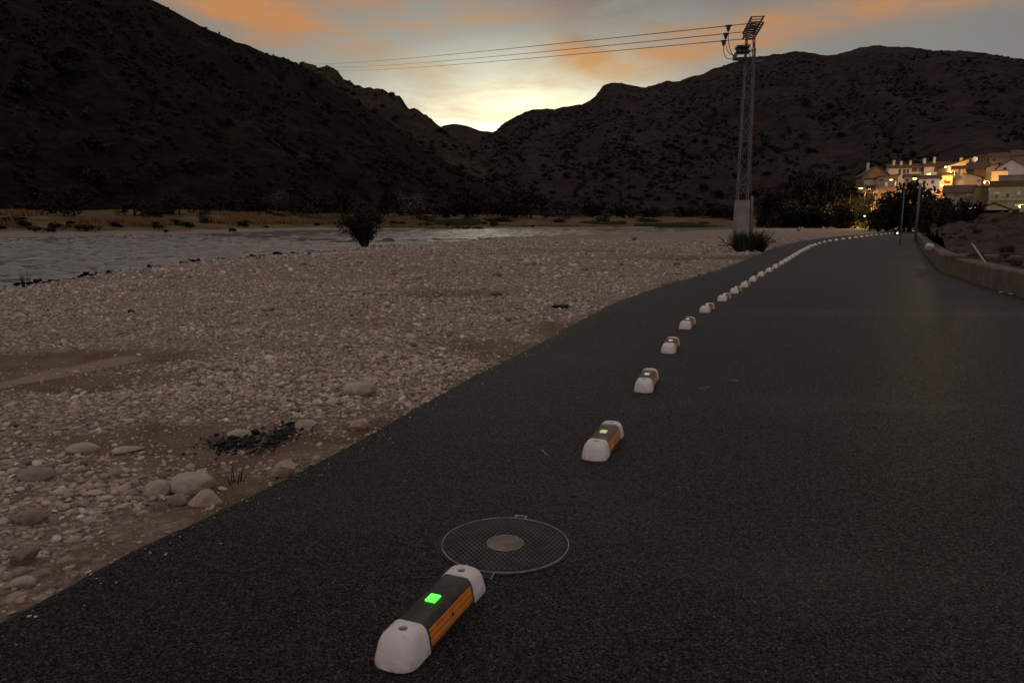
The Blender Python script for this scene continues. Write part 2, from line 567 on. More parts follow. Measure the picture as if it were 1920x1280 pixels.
M = {
    'asphalt': asphalt_mat(), 'ground': ground_mat(), 'stone': stone_mat(), 'water': water_mat(),
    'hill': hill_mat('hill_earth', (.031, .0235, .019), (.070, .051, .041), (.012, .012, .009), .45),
    'hill_dim': hill_mat('hill_earth_dim', (.0085, .0060, .0048), (.022, .0155, .0115), (.0045, .0045, .0033), .45),  # same earth for the left hill, its shading darkness put into the colour
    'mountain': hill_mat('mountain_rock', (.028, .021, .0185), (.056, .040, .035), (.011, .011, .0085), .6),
    'white_rubber': plastic_mat(),
    'black_rubber': mat('black_rubber', (.022, .021, .020), (.085, .072, .060), 7, .55, .3, 260, .35, lo=.45, hi=.8),
    'dusty_rubber': mat('dusty_rubber', (.06, .053, .045), (.20, .165, .13), 8, .75, .3, 260, .25, lo=.3, hi=.75),
    'orange': mat('orange_reflector', (.62, .20, .018), (.46, .14, .012), 30, .25, .1, 300, .5),
    'hole': mat('recess_grey', (.16, .16, .165), (.10, .10, .105), 40, .7),
    'green_glow': emat('glow_tile', (.09, .72, .07), 1.05),
    'yellow_glow': emat('pale_glow_tile', (.62, .80, .34), .26),
    'iron': mat('cast_iron', (.010, .0095, .0095), (.026, .024, .023), 14, .6, .4, 160, .3),
    'iron_bright': mat('worn_iron', (.34, .315, .30), (.16, .15, .14), 30, .5, .2, 200, .4),
    'iron_worn': mat('stud_iron', (.075, .07, .067), (.022, .0205, .02), 9, .5, 0, 200, .4),
    'dusty': mat('dusty_concrete', (.24, .185, .155), (.15, .12, .10), 22, .9, .5, 150),
    'concrete': mat('concrete', (.26, .247, .23), (.165, .156, .145), 1.6, .9, .4, 30),
    'galv': mat('galvanised_steel', (.145, .14, .136), (.095, .092, .09), 3, .65),
    'steel_dark': mat('dark_steel', (.07, .055, .052), (.05, .04, .038), 5, .6),
    'cable': mat('cable', (.16, .15, .145), None, rough=.6),
    'rust': mat('rusty_conduit', (.15, .075, .05), (.09, .05, .04), 4, .7),
    'porcelain': mat('insulator', (.035, .022, .02), (.02, .015, .014), 8, .35),
    'wall_stone': mat('rough_concrete', (.15, .122, .094), (.075, .059, .045), 1.8, .95, .8, 14, lo=.3, hi=.7),
    'earth': mat('loose_earth', (.030, .021, .016), (.070, .050, .038), 1.7, 1, 1.0, 7, .1, detail=9),
    'black': mat('bitumen', (.006, .006, .006), (.012, .012, .012), 30, .65),
    'wood': mat('weathered_wood', (.11, .075, .055), (.06, .043, .033), 9, .9),
    'pale_wood': mat('pale_stick', (.42, .38, .33), (.30, .27, .23), 9, .9),
    'white_scrap': mat('white_scrap', (.6, .57, .54), (.45, .43, .41), 9, .8),
    'red': mat('red_plastic', (.13, .012, .014), None, rough=.4),
    'trunk': mat('bark', (.055, .042, .033), (.03, .024, .019), 4, .95, .6, 12),
    'leaf_dark': leaf_mat('dark_leaves', (.004, .005, .003), (.013, .0135, .0075)),
    'leaf_mid': leaf_mat('olive_leaves', (.008, .009, .005), (.027, .026, .014)),
    'leaf_scrub': leaf_mat('scrub_leaves', (.010, .010, .0065), (.030, .026, .017)),
    'leaf_shrub': leaf_mat('shrub_leaves', (.020, .024, .012), (.062, .062, .034)),
    'leaf_lit': leaf_mat('lit_leaves', (.045, .055, .025), (.11, .12, .06)),  # brighter leaf copy: lamplight on the leaves put into their colour
    'leaf_grey': leaf_mat('grey_leaves', (.032, .030, .024), (.075, .068, .054)),
    'dry': leaf_mat('dry_grass', (.12, .078, .036), (.27, .175, .085)),
    'grass': leaf_mat('green_grass', (.030, .042, .013), (.075, .09, .03)),
    'plaster': mat('cream_plaster', (.55, .47, .35), (.44, .37, .28), .8, .9),
    'white_plaster': mat('white_plaster', (.62, .57, .48), (.52, .47, .39), .8, .9),
    'ochre': mat('ochre_plaster', (.52, .37, .19), (.42, .29, .15), .8, .9),
    'grey_plaster': mat('grey_plaster', (.33, .285, .22), (.24, .21, .165), .9, .9),
    'brick': mat('brick_wall', (.23, .165, .11), (.16, .112, .076), 1.5, .9),
    'roof': mat('clay_roof', (.13, .068, .046), (.075, .045, .033), 1.5, .9, .6, 12),
    'door': mat('brown_door', (.14, .065, .04), (.10, .05, .03), 2, .7),
    'glass': mat('dark_glass', (.02, .02, .022), None, rough=.15, spec=.6),
    'frame': mat('window_frame', (.34, .31, .27), None, rough=.6),
    'sodium': emat('sodium_lamp', (1.0, .62, .12), 5),
    'warm_lamp': emat('warm_lamp', (1.0, .70, .22), 2.2),
    'cool_lamp': emat('white_lamp', (.85, .88, 1.0), 1.6),
}

# ---------------------------------------------------------------- layout read off the photograph, laid out on the ground
ZW = -0.32                                                  # water level
def T(px, xs, ys):
    return np.interp(px, xs, ys)

NEAR_BANK = [(-700, 640), (-300, 580), (0, 538), (100, 525), (220, 507), (340, 492), (480, 480), (600, 471), (655, 466), (690, 462.5), (720, 460), (780, 458),
             (830, 455.5), (872, 451.5), (960, 445.5), (1050, 442), (1100, 440), (1150, 438), (1200, 436.4), (1260, 434.6), (1320, 432), (1400, 429.5), (1470, 426)]
FAR_BANK = [(1500, 421), (1440, 421), (1370, 423.5), (1300, 427), (1140, 428), (1000, 429), (700, 430.5), (560, 432), (480, 435), (400, 438), (330, 440), (250, 442), (100, 446), (0, 447.5), (-300, 455), (-700, 470)]
def wiggle(pts, n, amp, seed):
    """denser outline with a natural edge"""
    out = []
    rr = random.Random(seed)
    for a, b in zip(pts[:-1], pts[1:]):
        for k in range(n):
            t = k / n
            p = a.lerp(b, t)
            s = min(1.0, (b - a).length / 4)
            out.append(p + Vector((rr.uniform(-amp, amp) * s, rr.uniform(-amp, amp) * s, 0)) * (0 if k == 0 else 1))
    out.append(pts[-1])
    return out
nb = wiggle([G(x, y, ZW) for x, y in NEAR_BANK], 8, .28, 3)
fb_ = wiggle([G(x, y, ZW) for x, y in FAR_BANK], 6, .6, 4)
RIVER = np.array([(p.x, p.y) for p in nb + fb_])

LEFT_EDGE = [(0, 1155), (125, 1090), (250, 1022), (400, 955), (540, 888), (640, 838), (760, 771), (900, 695), (1000, 646), (1100, 592), (1150, 566), (1250, 531), (1335, 509), (1400, 486),
             (1450, 464), (1500, 452), (1540, 446.5), (1580, 442), (1640, 436.5), (1700, 431.8)]
le = [G(x, y) for x, y in LEFT_EDGE]
d0 = (le[0] - le[2]).normalized()
le = [le[0] + d0 * 9] + le
RIGHT_EDGE = [(1716, 447.5), (1721, 455), (1732, 475), (1762, 507), (1790, 517), (1860, 541), (1920, 557)]
re_ = [G(x, y) for x, y in RIGHT_EDGE]
d1 = (re_[-1] - re_[-2]).normalized()
re_ = [Vector((62, 84, 0))] + re_ + [re_[-1] + d1 * 26]
ROADPOLY = [Vector((66, 98, 0))]
lroad = wiggle(le, 14, .034, 5)
road_outline = lroad + [Vector((62, 101, 0))] + re_
ROAD = np.array([(p.x, p.y) for p in road_outline])


def inside(px, py, poly):
    c = np.zeros(px.shape, bool)
    n = len(poly)
    for i in range(n):
        x0, y0 = poly[i]; x1, y1 = poly[(i + 1) % n]
        if y0 == y1:
            continue
        k = ((y0 > py) != (y1 > py)) & (px < (x1 - x0) * (py - y0) / (y1 - y0) + x0)
        c ^= k
    return c


def dist(px, py, poly, closed=True):
    d = np.full(px.shape, 1e9)
    n = len(poly)
    for i in range(n if closed else n - 1):
        a = poly[i]; b = poly[(i + 1) % n]
        vx, vy = b - a
        L = vx * vx + vy * vy + 1e-9
        t = np.clip(((px - a[0]) * vx + (py - a[1]) * vy) / L, 0, 1)
        d = np.minimum(d, (px - a[0] - t * vx) ** 2 + (py - a[1] - t * vy) ** 2)
    return np.sqrt(d)

RIVER_C = RIVER[::3]
ROAD_C = np.array([(p.x, p.y) for p in le + [Vector((62, 101, 0))] + re_])
LEFT_L = np.array([(p.x, p.y) for p in le])

# far ground: from the far bank it climbs to the foot of the hills; on the right to the village
DB_X = [-1500, -400, 0, 500, 1000, 1250, 1480, 1600, 1700, 1920, 2600, 3600]
DB_Y = [110, 120, 135, 180, 270, 310, 270, 250, 235, 220, 200, 180]
ZB_X = [-1500, 0, 500, 900, 1250, 1500, 1600, 1640, 1700, 1800, 1920, 2600, 3600]
ZB_Y = [4.5, 3.1, 3.0, 2.6, 2.0, 2.0, 4.0, 10.0, 15.0, 18.0, 20.0, 20, 20]
BK_X = [-1500, -700, -300, 0, 250, 400, 560, 1000, 1300, 1440, 1560, 1690, 1712, 1760, 2600, 3600]
BK_Y = [40, 42, 55, 72, 84, 95, 122, 140, 156, 215, 150, 112, 74, 58, 40, 40]


def soil_at(x, y):
    """bare earth instead of cobbles: verge of the road and a few worn patches"""
    s = np.zeros(np.shape(x))
    dl = dist(x, y, LEFT_L, False)
    s = np.maximum(s, (.46 + .8 * fbm(x * .9, y * .9, 3, 44)) * (1 - sstep(.12, .95, dl)))
    for px, py, rx, ry, g in ((40, 695, 1.6, .75, 1.15), (140, 655, 1.9, .9, 1.1), (240, 690, .9, .5, .8), (850, 545, 1.6, 1.4, .9), (940, 645, 1.0, 1.0, .9), (480, 820, .9, .45, .8), (330, 800, .9, .4, .6),
                              (600, 600, 1.0, .7, .45), (760, 560, 1.5, .9, .5), (1160, 470, 6, 2.2, .6), (1250, 480, 6, 2.5, .6)):
        c = G(px, py)
        s = np.maximum(s, g * np.exp(-(((x - c.x) / rx) ** 2 + ((y - c.y) / ry) ** 2)))
    s = s + .95 * np.clip(fbm(x * .35, y * .35, 4, 91) * 2.4 - .12, 0, 1)
    return np.clip(s, 0, 1)


def ground_z(x, y):
    dr = dist(x, y, RIVER_C); inr = inside(x, y, RIVER_C)
    dd = dist(x, y, ROAD_C); ind = inside(x, y, ROAD_C)
    px = topx(x, y)
    n = fbm(x * .9, y * .9, 3, 5) * .09 + fbm(x * .18, y * .18, 3, 9) * .22
    soil = soil_at(x, y)
    z = -.045 - (-.045 - ZW) * np.exp(-dr / 4.5) + n * np.clip(dd / 2.5, 0, 1) * np.clip(dr / 2.0, 0, 1) - .025 * soil
    bk = T(px, BK_X, BK_Y); db = T(px, DB_X, DB_Y); zb = T(px, ZB_X, ZB_Y)
    far = (y > 25)
    tt = np.clip((y - bk) / np.maximum(db - bk, 5), 0, 1)
    vil = sstep(1590, 1680, px)
    rise = np.where(far, (1 - vil) * (sstep(0, 1, tt) * .55 + .45 * tt) + vil * tt ** 2.3, 0)
    lumps = 1 + .35 * fbm(x * .05, y * .05, 3, 33)
    z = z + rise * (zb + .3) * lumps
    z = np.where(inr, ZW - np.minimum(.6, dr * .12) - .02, z)
    z = np.where(ind, -.14, z)
    z = np.where(~ind & (dd < .05), -.11, z)
    return z


def axis_pts(segs):
    a = []
    for lo, hi, st in segs:
        a += list(np.arange(lo, hi, st))
    a.append(segs[-1][1])
    return np.array(a)
gx = axis_pts([(-1200, -300, 60), (-300, -100, 10), (-100, -40, 2), (-40, -12, .7), (-12, 4, .11), (4, 16, .5), (16, 110, 2), (110, 300, 10), (300, 1200, 60)])
gy = axis_pts([(-60, -4, 4), (-4, 2, .5), (2, 13, .11), (13, 24, .25), (24, 62, .6), (62, 160, 1.6), (160, 330, 6), (330, 1300, 80)])
X, Y = np.meshgrid(gx, gy)
Z = ground_z(X.ravel(), Y.ravel())
nx, ny = len(gx), len(gy)
ii = np.arange(nx * ny).reshape(ny, nx)
quads = np.stack([ii[:-1, :-1], ii[:-1, 1:], ii[1:, 1:], ii[1:, :-1]], -1).reshape(-1, 4)
gme = mesh_np('riverbed', np.stack([X.ravel(), Y.ravel(), Z], 1), quads)
sa = gme.attributes.new('soil', 'FLOAT', 'POINT'); sa.data.foreach_set('value', soil_at(X.ravel(), Y.ravel()).astype(np.float32))
streak = np.array([(p.x, p.y) for p in (G(-90, 712), G(20, 692), G(110, 676), G(180, 664), G(235, 652))])
sd = gme.attributes.new('sand', 'FLOAT', 'POINT'); sd.data.foreach_set('value', (1 - sstep(.10, .34, dist(X.ravel(), Y.ravel(), streak, False))).astype(np.float32))
pxs = topx(X.ravel(), Y.ravel())
bankv = np.where(Y.ravel() > 25, sstep(2, 14, Y.ravel() - T(pxs, BK_X, BK_Y)), 0)
sb = gme.attributes.new('bank', 'FLOAT', 'POINT'); sb.data.foreach_set('value', bankv.astype(np.float32))
ground = link('riverbed', gme, M['ground'])
tag(ground, 'pale gravel riverbed and banks beside the asphalt road', kind='structure')

# water
WEIR = [(340, 441), (420, 444), (500, 447.5), (600, 451), (670, 453.5), (760, 452), (830, 450.5), (900, 449), (965, 446.5)]
weir_w = [G(x, y, ZW) for x, y in WEIR]
wc = np.arange(-720, 1510, 5.5)
wr = [11.0]
while wr[-1] < 236:
    wr.append(wr[-1] + max(.17, .17 * (wr[-1] / 42) ** 1.25))
wr = np.array(wr)
A, B = np.meshgrid(wc, wr)
wx = ((A - CX) / F * (B * math.cos(PITCH) + CH * math.sin(PITCH))).ravel(); wyy = B.ravel()
keepv = inside(wx, wyy, RIVER) | (dist(wx, wyy, RIVER_C) < .5)
wyl = np.interp(A.ravel(), [p[0] for p in WEIR], [p.y for p in weir_w])
fastv = np.where(wyy < wyl, np.clip(1.1 - (A.ravel() - 150) / 900, .5, 1), .42)
wave = fbm(wx * .5 + wyy * .2, wyy * 1.7 - wx * .15, 4, 301) * .26 + (.5 - np.abs(fbm(wx * .9, wyy * 2.0, 3, 305)) * 2) * .035
wz = ZW + wave * fastv * 2.7
ii = np.arange(A.size).reshape(A.shape)
q = np.stack([ii[:-1, :-1], ii[:-1, 1:], ii[1:, 1:], ii[1:, :-1]], -1).reshape(-1, 4)
q = q[keepv[q].all(1)]
used = np.unique(q); rem = np.zeros(A.size, int); rem[used] = np.arange(len(used))
wme = mesh_np('river', np.stack([wx, wyy, wz], 1)[used], rem[q])
fa = wme.attributes.new('fast', 'FLOAT', 'POINT'); fa.data.foreach_set('value', fastv[used].astype(np.float32))
river = link('river', wme, M['water'])
tag(river, 'shallow rippled river reflecting the dusk sky', kind='structure')

# road: a slab with a worn, slightly rounded edge
bm = bmesh.new()
outl = [Vector(p) for p in road_outline]
n = len(outl)
area = sum(outl[i].x * outl[(i + 1) % n].y - outl[(i + 1) % n].x * outl[i].y for i in range(n))
inn = []
for i, p in enumerate(outl):
    d = (outl[(i + 1) % n] - outl[i - 1]); d.normalize()
    nn = Vector((-d.y, d.x, 0)) * (1 if area > 0 else -1)
    inn.append(p + nn * .07)
top = [bm.verts.new(p) for p in inn]
mid = [bm.verts.new((p.x, p.y, -.028)) for p in outl]
low = [bm.verts.new((p.x, p.y, -.17)) for p in outl]
es = [bm.edges.new((top[i], top[(i + 1) % n])) for i in range(n)]
bmesh.ops.triangle_fill(bm, use_beauty=True, use_dissolve=False, edges=es)
for i in range(n):
    j = (i + 1) % n
    bm.faces.new((top[i], top[j], mid[j], mid[i]))
    bm.faces.new((mid[i], mid[j], low[j], low[i]))
bmesh.ops.recalc_face_normals(bm, faces=bm.faces)
rme = bpy.data.meshes.new('road'); bm.to_mesh(rme); bm.free()
if sum(p.normal.z * p.area for p in rme.polygons) < 0:
    rme.flip_normals()
road = link('road', rme, M['asphalt'])
tag(road, 'new dark asphalt road curving along the riverbed', kind='structure')


# ---------------------------------------------------------------- hills
def make_hill(name, label, crest, dcrest, dbase, px0, px1, step, nt, amp, seed, material, concave=1.0, rock=1.0, gully=.011):
    cx, cy = zip(*crest)
    def pos(px, t):
        """point of the slope: t = 0 at the foot, 1 at the crest, beyond 1 behind it"""
        px = np.asarray(px, float); t = np.asarray(t, float)
        Db = T(px, *dbase); Dc = T(px, *dcrest)
        xb = (px - CX) / F * Db * math.cos(PITCH)
        zb = ground_z(xb, Db) - 1.5
        crs = T(px, cx, cy)
        zc = CH + Dc * rise_at(crs)
        zc = np.maximum(zc, zb + 1)
        tt = np.clip(t, 0, 1)
        s = tt ** concave
        D = Db + (Dc - Db) * t
        z = zb + (zc - zb) * np.where(t <= 1, s, np.clip(1 - (t - 1) * .75, 0, 1) ** 1.3)
        x = (px - CX) / F * (D * math.cos(PITCH) - (z - CH) * math.sin(PITCH))
        H = zc - zb
        w = np.clip(4 * tt * (1 - tt), 0, 1) + .15 * (t > 1)
        g = 1 - np.abs(fbm(px * gully + t * 3.5, t * 2.2 + px * .004, 3, seed) * 4)
        z = z + w * H * (amp * .35 * g + amp * 1.05 * fbm(x * .012, D * .012, 4, seed + 3) + .035 * fbm(x * .05, D * .05, 4, seed + 8))
        # craggy skyline
        sk = np.exp(-((t - 1) / .08) ** 2)
        z = z + sk * rock * (fbm(px * .06, px * 0 + seed, 5, seed + 21) * Dc * .0045)
        return x, D, z
    pxs_ = np.arange(px0, px1 + step, step, dtype=float)
    ts = np.concatenate([np.linspace(0, 1, nt), np.linspace(1.04, 2.3, 14)])
    A, B = np.meshgrid(pxs_, ts)
    x, d, z = pos(A.ravel(), B.ravel())
    ii = np.arange(A.size).reshape(A.shape)
    q = np.stack([ii[:-1, :-1], ii[:-1, 1:], ii[1:, 1:], ii[1:, :-1]], -1).reshape(-1, 4)
    o = link(name, mesh_np(name, np.stack([x, d, z], 1), q), material)
    tag(o, label, kind='structure')
    return o, pos

CREST_A = [(-2000, -620), (-900, -470), (-300, -290), (0, -150), (140, -78), (240, -22), (285, 0), (330, 24), (370, 44), (430, 74), (480, 92), (520, 107), (560, 119), (610, 148), (680, 196), (740, 238), (800, 284), (880, 328), (960, 368), (1030, 398)]
CREST_B = [(360, 108), (480, 112), (560, 121), (598, 124), (618, 127), (632, 137), (646, 151), (680, 161), (702, 166), (730, 170), (742, 178), (760, 194), (800, 220), (832, 240), (880, 275), (950, 322), (1010, 372), (1060, 400)]
CREST_C = [(740, 290), (790, 252), (832, 236), (860, 232), (880, 237), (900, 244), (925, 248), (960, 250), (1040, 290), (1100, 320)]
CREST_D = [(840, 330), (880, 282), (905, 258), (930, 246), (945, 232), (960, 222), (985, 208), (1010, 206), (1040, 205), (1065, 200), (1090, 195), (1112, 184), (1120, 175), (1130, 162), (1145, 156), (1165, 157), (1190, 161), (1210, 163), (1235, 155), (1255, 152), (1275, 152),
           (1300, 144), (1340, 128), (1370, 118), (1400, 108), (1440, 104), (1480, 98), (1500, 96), (1520, 98), (1540, 104), (1570, 102), (1590, 96), (1610, 90), (1640, 86), (1700, 89), (1750, 95), (1800, 96), (1850, 102), (1920, 112), (2200, 150), (2700, 130), (3600, 100)]
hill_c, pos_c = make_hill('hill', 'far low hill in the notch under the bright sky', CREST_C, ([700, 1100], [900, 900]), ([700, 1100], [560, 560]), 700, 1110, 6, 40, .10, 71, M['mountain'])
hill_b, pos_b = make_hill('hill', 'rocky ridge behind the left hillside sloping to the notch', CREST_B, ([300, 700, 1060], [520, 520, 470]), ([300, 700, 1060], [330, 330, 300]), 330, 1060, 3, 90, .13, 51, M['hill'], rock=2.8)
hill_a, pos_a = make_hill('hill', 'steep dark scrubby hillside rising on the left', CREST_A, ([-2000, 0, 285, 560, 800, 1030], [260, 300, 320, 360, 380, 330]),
                          (DB_X, DB_Y), -1500, 1030, 4, 130, .13, 31, M['hill_dim'], concave=.92)
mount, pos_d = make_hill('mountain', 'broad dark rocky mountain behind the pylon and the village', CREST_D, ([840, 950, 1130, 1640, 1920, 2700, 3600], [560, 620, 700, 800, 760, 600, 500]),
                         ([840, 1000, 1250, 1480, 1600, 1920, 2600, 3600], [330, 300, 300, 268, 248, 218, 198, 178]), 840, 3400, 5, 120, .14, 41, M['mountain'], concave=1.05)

# ---------------------------------------------------------------- cobbles
def ico(sub):
    bm = bmesh.new(); bmesh.ops.create_icosphere(bm, subdivisions=sub, radius=1)
    v = np.array([q.co[:] for q in bm.verts]); f = np.array([[q.index for q in fc.verts] for fc in bm.faces]); bm.free()
    return v, f

def rock_shape(sub, seed, rough=.22, flat=None):
    """unit stone: an uneven rounded lump with a few worn-flat sides"""
    v, f = ico(sub)
    r = np.random.RandomState(seed)
    for k in range(7):
        d = r.normal(size=3); d /= np.linalg.norm(d)
        cut = r.uniform(.55, .9)
        h = v @ d
        v = v - np.maximum(h - cut, 0)[:, None] * d * r.uniform(.5, 1)
    for k in range(4):
        d = r.normal(size=3) * r.uniform(1, 3)
        v = v * (1 + rough * .35 * np.sin(v @ d + r.uniform(0, 6)))[:, None]
    return v, f

def scatter_rocks(pos, size, sub, seed, flatlo=.35, flathi=.75):
    r = np.random.RandomState(seed)
    n = len(pos)
    VS, FS = [], []
    base = 0
    nvar = 8
    which = r.randint(0, nvar, n)
    for k in range(nvar):
        v, f = rock_shape(sub, seed * 31 + k)
        idx = np.where(which == k)[0]
        if not len(idx):
            continue
        a = r.uniform(0, 2 * np.pi, len(idx))
        sc = np.stack([size[idx] * r.uniform(.85, 1.35, len(idx)), size[idx] * r.uniform(.65, 1.0, len(idx)), size[idx] * r.uniform(flatlo, flathi, len(idx))], 1) * .5
        p = v[None] * sc[:, None]
        tx = r.normal(0, .18, (len(idx), 1)); ty = r.normal(0, .18, (len(idx), 1))
        z = p[..., 2] + p[..., 0] * tx + p[..., 1] * ty
        x = p[..., 0] * np.cos(a)[:, None] - p[..., 1] * np.sin(a)[:, None]
        y = p[..., 0] * np.sin(a)[:, None] + p[..., 1] * np.cos(a)[:, None]
        q = np.stack([x, y, z], -1) + pos[idx][:, None]
        q[..., 2] += (sc[:, 2] * r.uniform(.05, .45, len(idx)))[:, None]
        VS.append(q.reshape(-1, 3))
        FS.append((f[None] + (np.arange(len(idx)) * len(v))[:, None, None] + base).reshape(-1, 3))
        base += len(idx) * len(v)
    return np.concatenate(VS), np.concatenate(FS)

def cobble_points(n, y0, y1, dmin, dmed, dmax, seed, near_soil=.90):
    r = np.random.RandomState(seed)
    y = np.sqrt(r.uniform(y0 ** 2, y1 ** 2, n))
    px = r.uniform(-260, 1560, n)
    x = (px - CX) / F * (y * math.cos(PITCH) + CH * math.sin(PITCH))
    keep = ~inside(x, y, ROAD_C) & ~inside(x, y, RIVER_C) & (dist(x, y, LEFT_L, False) > .06)
    s = soil_at(x, y)
    clump = fbm(x * .8, y * .8, 3, 77)
    keep &= r.uniform(0, 1, n) > np.clip(s * near_soil - clump * .8, .0, .97)
    size = np.clip(dmed * np.exp(r.normal(0, .42, n) + clump * .9), dmin, dmax)
    size *= np.where(s > .5, .7, 1)
    x, y, size = x[keep], y[keep], size[keep]
    return np.stack([x, y, ground_z(x, y)], 1), size

pa, sa_ = cobble_points(42000, 2.2, 9.5, .010, .032, .15, 1)
pb, sb_ = cobble_points(38000, 9.5, 21, .024, .050, .20, 2)
pc, sc_ = cobble_points(28500, 21, 60, .06, .10, .28, 3)
# grit strayed onto the edge of the asphalt
gp = []
for a, b in zip(le[:-1], le[1:]):
    for k in range(int((b - a).length * 16)):
        p = a.lerp(b, R.random())
        q = -abs(R.gauss(0, .10)) - .075
        nrm = Vector((-(b - a).y, (b - a).x, 0)).normalized()
        if 1.8 < p.y < 26:
            gp.append((p.x + nrm.x * q, p.y + nrm.y * q, .001))
gp = np.array(gp)
gs = np.exp(NR.normal(-4.35, .35, len(gp)))
pc = np.concatenate([pc, gp]); sc_ = np.concatenate([sc_, gs])
allp = np.concatenate([pa, pb, pc]); alls = np.concatenate([sa_, sb_, sc_])
seen = alls / allp[:, 1]
order = np.argsort(-seen)
big = [i for i in order[:420] if alls[i] > .05][:285]
SV = []
for k in range(10):
    v, f = rock_shape(2, 900 + k)
    vv = v * np.array([1.15, .85, R.uniform(.45, .7)]) * .5
    me = mesh_np('stone', vv, f)
    me.materials.append(M['stone'])
    SV.append(me)
for i in big:
    o = link('stone', SV[R.randrange(10)], None, ground)
    s = alls[i]
    o.location = allp[i] + np.array([0, 0, s * .12])
    o.scale = (s, s, s)
    o.rotation_euler = (R.gauss(0, .2), R.gauss(0, .2), R.uniform(0, 6.28))
rest = np.ones(len(allp), bool); rest[big] = False
ra = rest & (np.arange(len(allp)) < len(pa))
fine = ra & (alls > .036)
ob1 = scatter_rocks(allp[fine], alls[fine], 2, 21)
oth = rest & ~fine
ob2 = scatter_rocks(allp[oth], alls[oth], 1, 22)
pebbles = link('pebbles', mesh_np('pebbles', np.concatenate([ob1[0], ob2[0]]), np.concatenate([ob1[1], ob2[1] + len(ob1[0])])), M['stone'], ground)
tag(pebbles, kind='stuff')

# ---------------------------------------------------------------- notable loose rocks beside the road
def boulder(px, py, w, h, d, seed, label, mat_, rz=0, tilt=0, angular=False):
    """w, h, d in metres; lies on the gravel"""
    g = G(px, py, -.06)
    z = float(ground_z(np.array([g.x]), np.array([g.y]))[0])
    v, f = ico(4 if not angular else 3)
    r = np.random.RandomState(seed)
    for k in range(16 if angular else 6):
        dd = r.normal(size=3); dd[2] *= .8; dd /= np.linalg.norm(dd)
        cut = r.uniform(.42, .62) if angular else r.uniform(.6, .9)
        hh = v @ dd
        v = v - np.maximum(hh - cut, 0)[:, None] * dd * (1 if angular else .7)
    v = v * (1 + (.10 if not angular else .06) * fbm(v[:, 0] * 2.2 + seed, v[:, 1] * 2.2 + v[:, 2] * 2, 5, seed) + .05 * fbm(v[:, 0] * 7, v[:, 1] * 7 + v[:, 2] * 5, 3, seed + 3))[:, None]
    v = v / (v.max(0) - v.min(0)) * np.array([w, d, h])
    o = link('rock', mesh_np('rock', v, f, True), mat_)
    if angular:
        o.data.set_sharp_from_angle(angle=math.radians(24))
    o.location = (g.x, g.y, z + h * .30)
    o.rotation_euler = (tilt, tilt * .5, rz)
    tag(o, label, 'rock', 'large rocks on the gravel by the road')
    return o

M['rock_pale'] = mat('pale_limestone', (.50, .42, .36), (.30, .24, .20), 9, .9, 1.0, 70, lo=.35, hi=.65, detail=8)
M['rock_tan'] = mat('tan_rock', (.47, .36, .275), (.30, .23, .175), 9, .9, 1.0, 70, detail=8)
M['rock_grey'] = mat('grey_rock', (.31, .25, .21), (.17, .135, .115), 9, .9, 1.0, 70, detail=8)
boulder(361, 915, .265, .150, .19, 1, 'long rounded pinkish boulder, largest of the rock cluster by the road', M['rock_pale'], .1)
boulder(298, 922, .165, .112, .15, 2, 'round pale grey boulder at the left of the rock cluster', M['rock_pale'], .5)
boulder(333, 938, .125, .085, .11, 3, 'small brown angular rock between the two boulders of the cluster', M['rock_grey'], -.5, .3, True)
boulder(384, 936, .185, .105, .14, 4, 'flat topped angular tan rock in front of the largest boulder', M['rock_tan'], .25, -.1, True)
boulder(540, 888, .14, .125, .11, 5, 'angular pointed tan rock touching the edge of the asphalt', M['rock_tan'], .4, .25, True)
boulder(674, 799, .185, .115, .14, 6, 'squarish pale rock near the road, right of the black stains', M['rock_tan'], .2, -.1, True)
boulder(675, 737, .33, .155, .22, 7, 'smooth oval boulder lying alone on the cobbles, the farthest big one', M['rock_pale'], .05)
boulder(576, 800, .19, .075, .12, 8, 'low sloping tan slab of rock above the black stains', M['rock_tan'], -.2, .15, True)
boulder(155, 838, .24, .085, .15, 9, 'pale elongated stone among small cobbles near the left margin', M['rock_pale'], .1)
boulder(70, 888, .25, .085, .17, 10, 'wide dark slab half buried beside a sandy scrape', M['rock_grey'], .05, .06)
boulder(46, 1050, .14, .13, .12, 11, 'upright brown blocky rock near the lower left corner', M['rock_grey'], .5, .2, True)
boulder(240, 840, .22, .055, .14, 13, 'thin flat pale stone beside the long one', M['rock_pale'], .4)
boulder(450, 812, .19, .07, .12, 14, 'cream oblong stone resting at the rim of the black stain', M['rock_pale'], .05)
boulder(60, 972, .17, .09, .14, 15, 'dull grey stone sunk in the gravel above the blocky rock', M['rock_grey'], .2)
boulder(44, 1095, .105, .06, .08, 16, 'smooth small stone nearest the lower left corner', M['rock_pale'], .2)
boulder(500, 577, .32, .13, .2, 17, 'tan stone with shadowed base far out on the gravel bar', M['rock_tan'], .2)

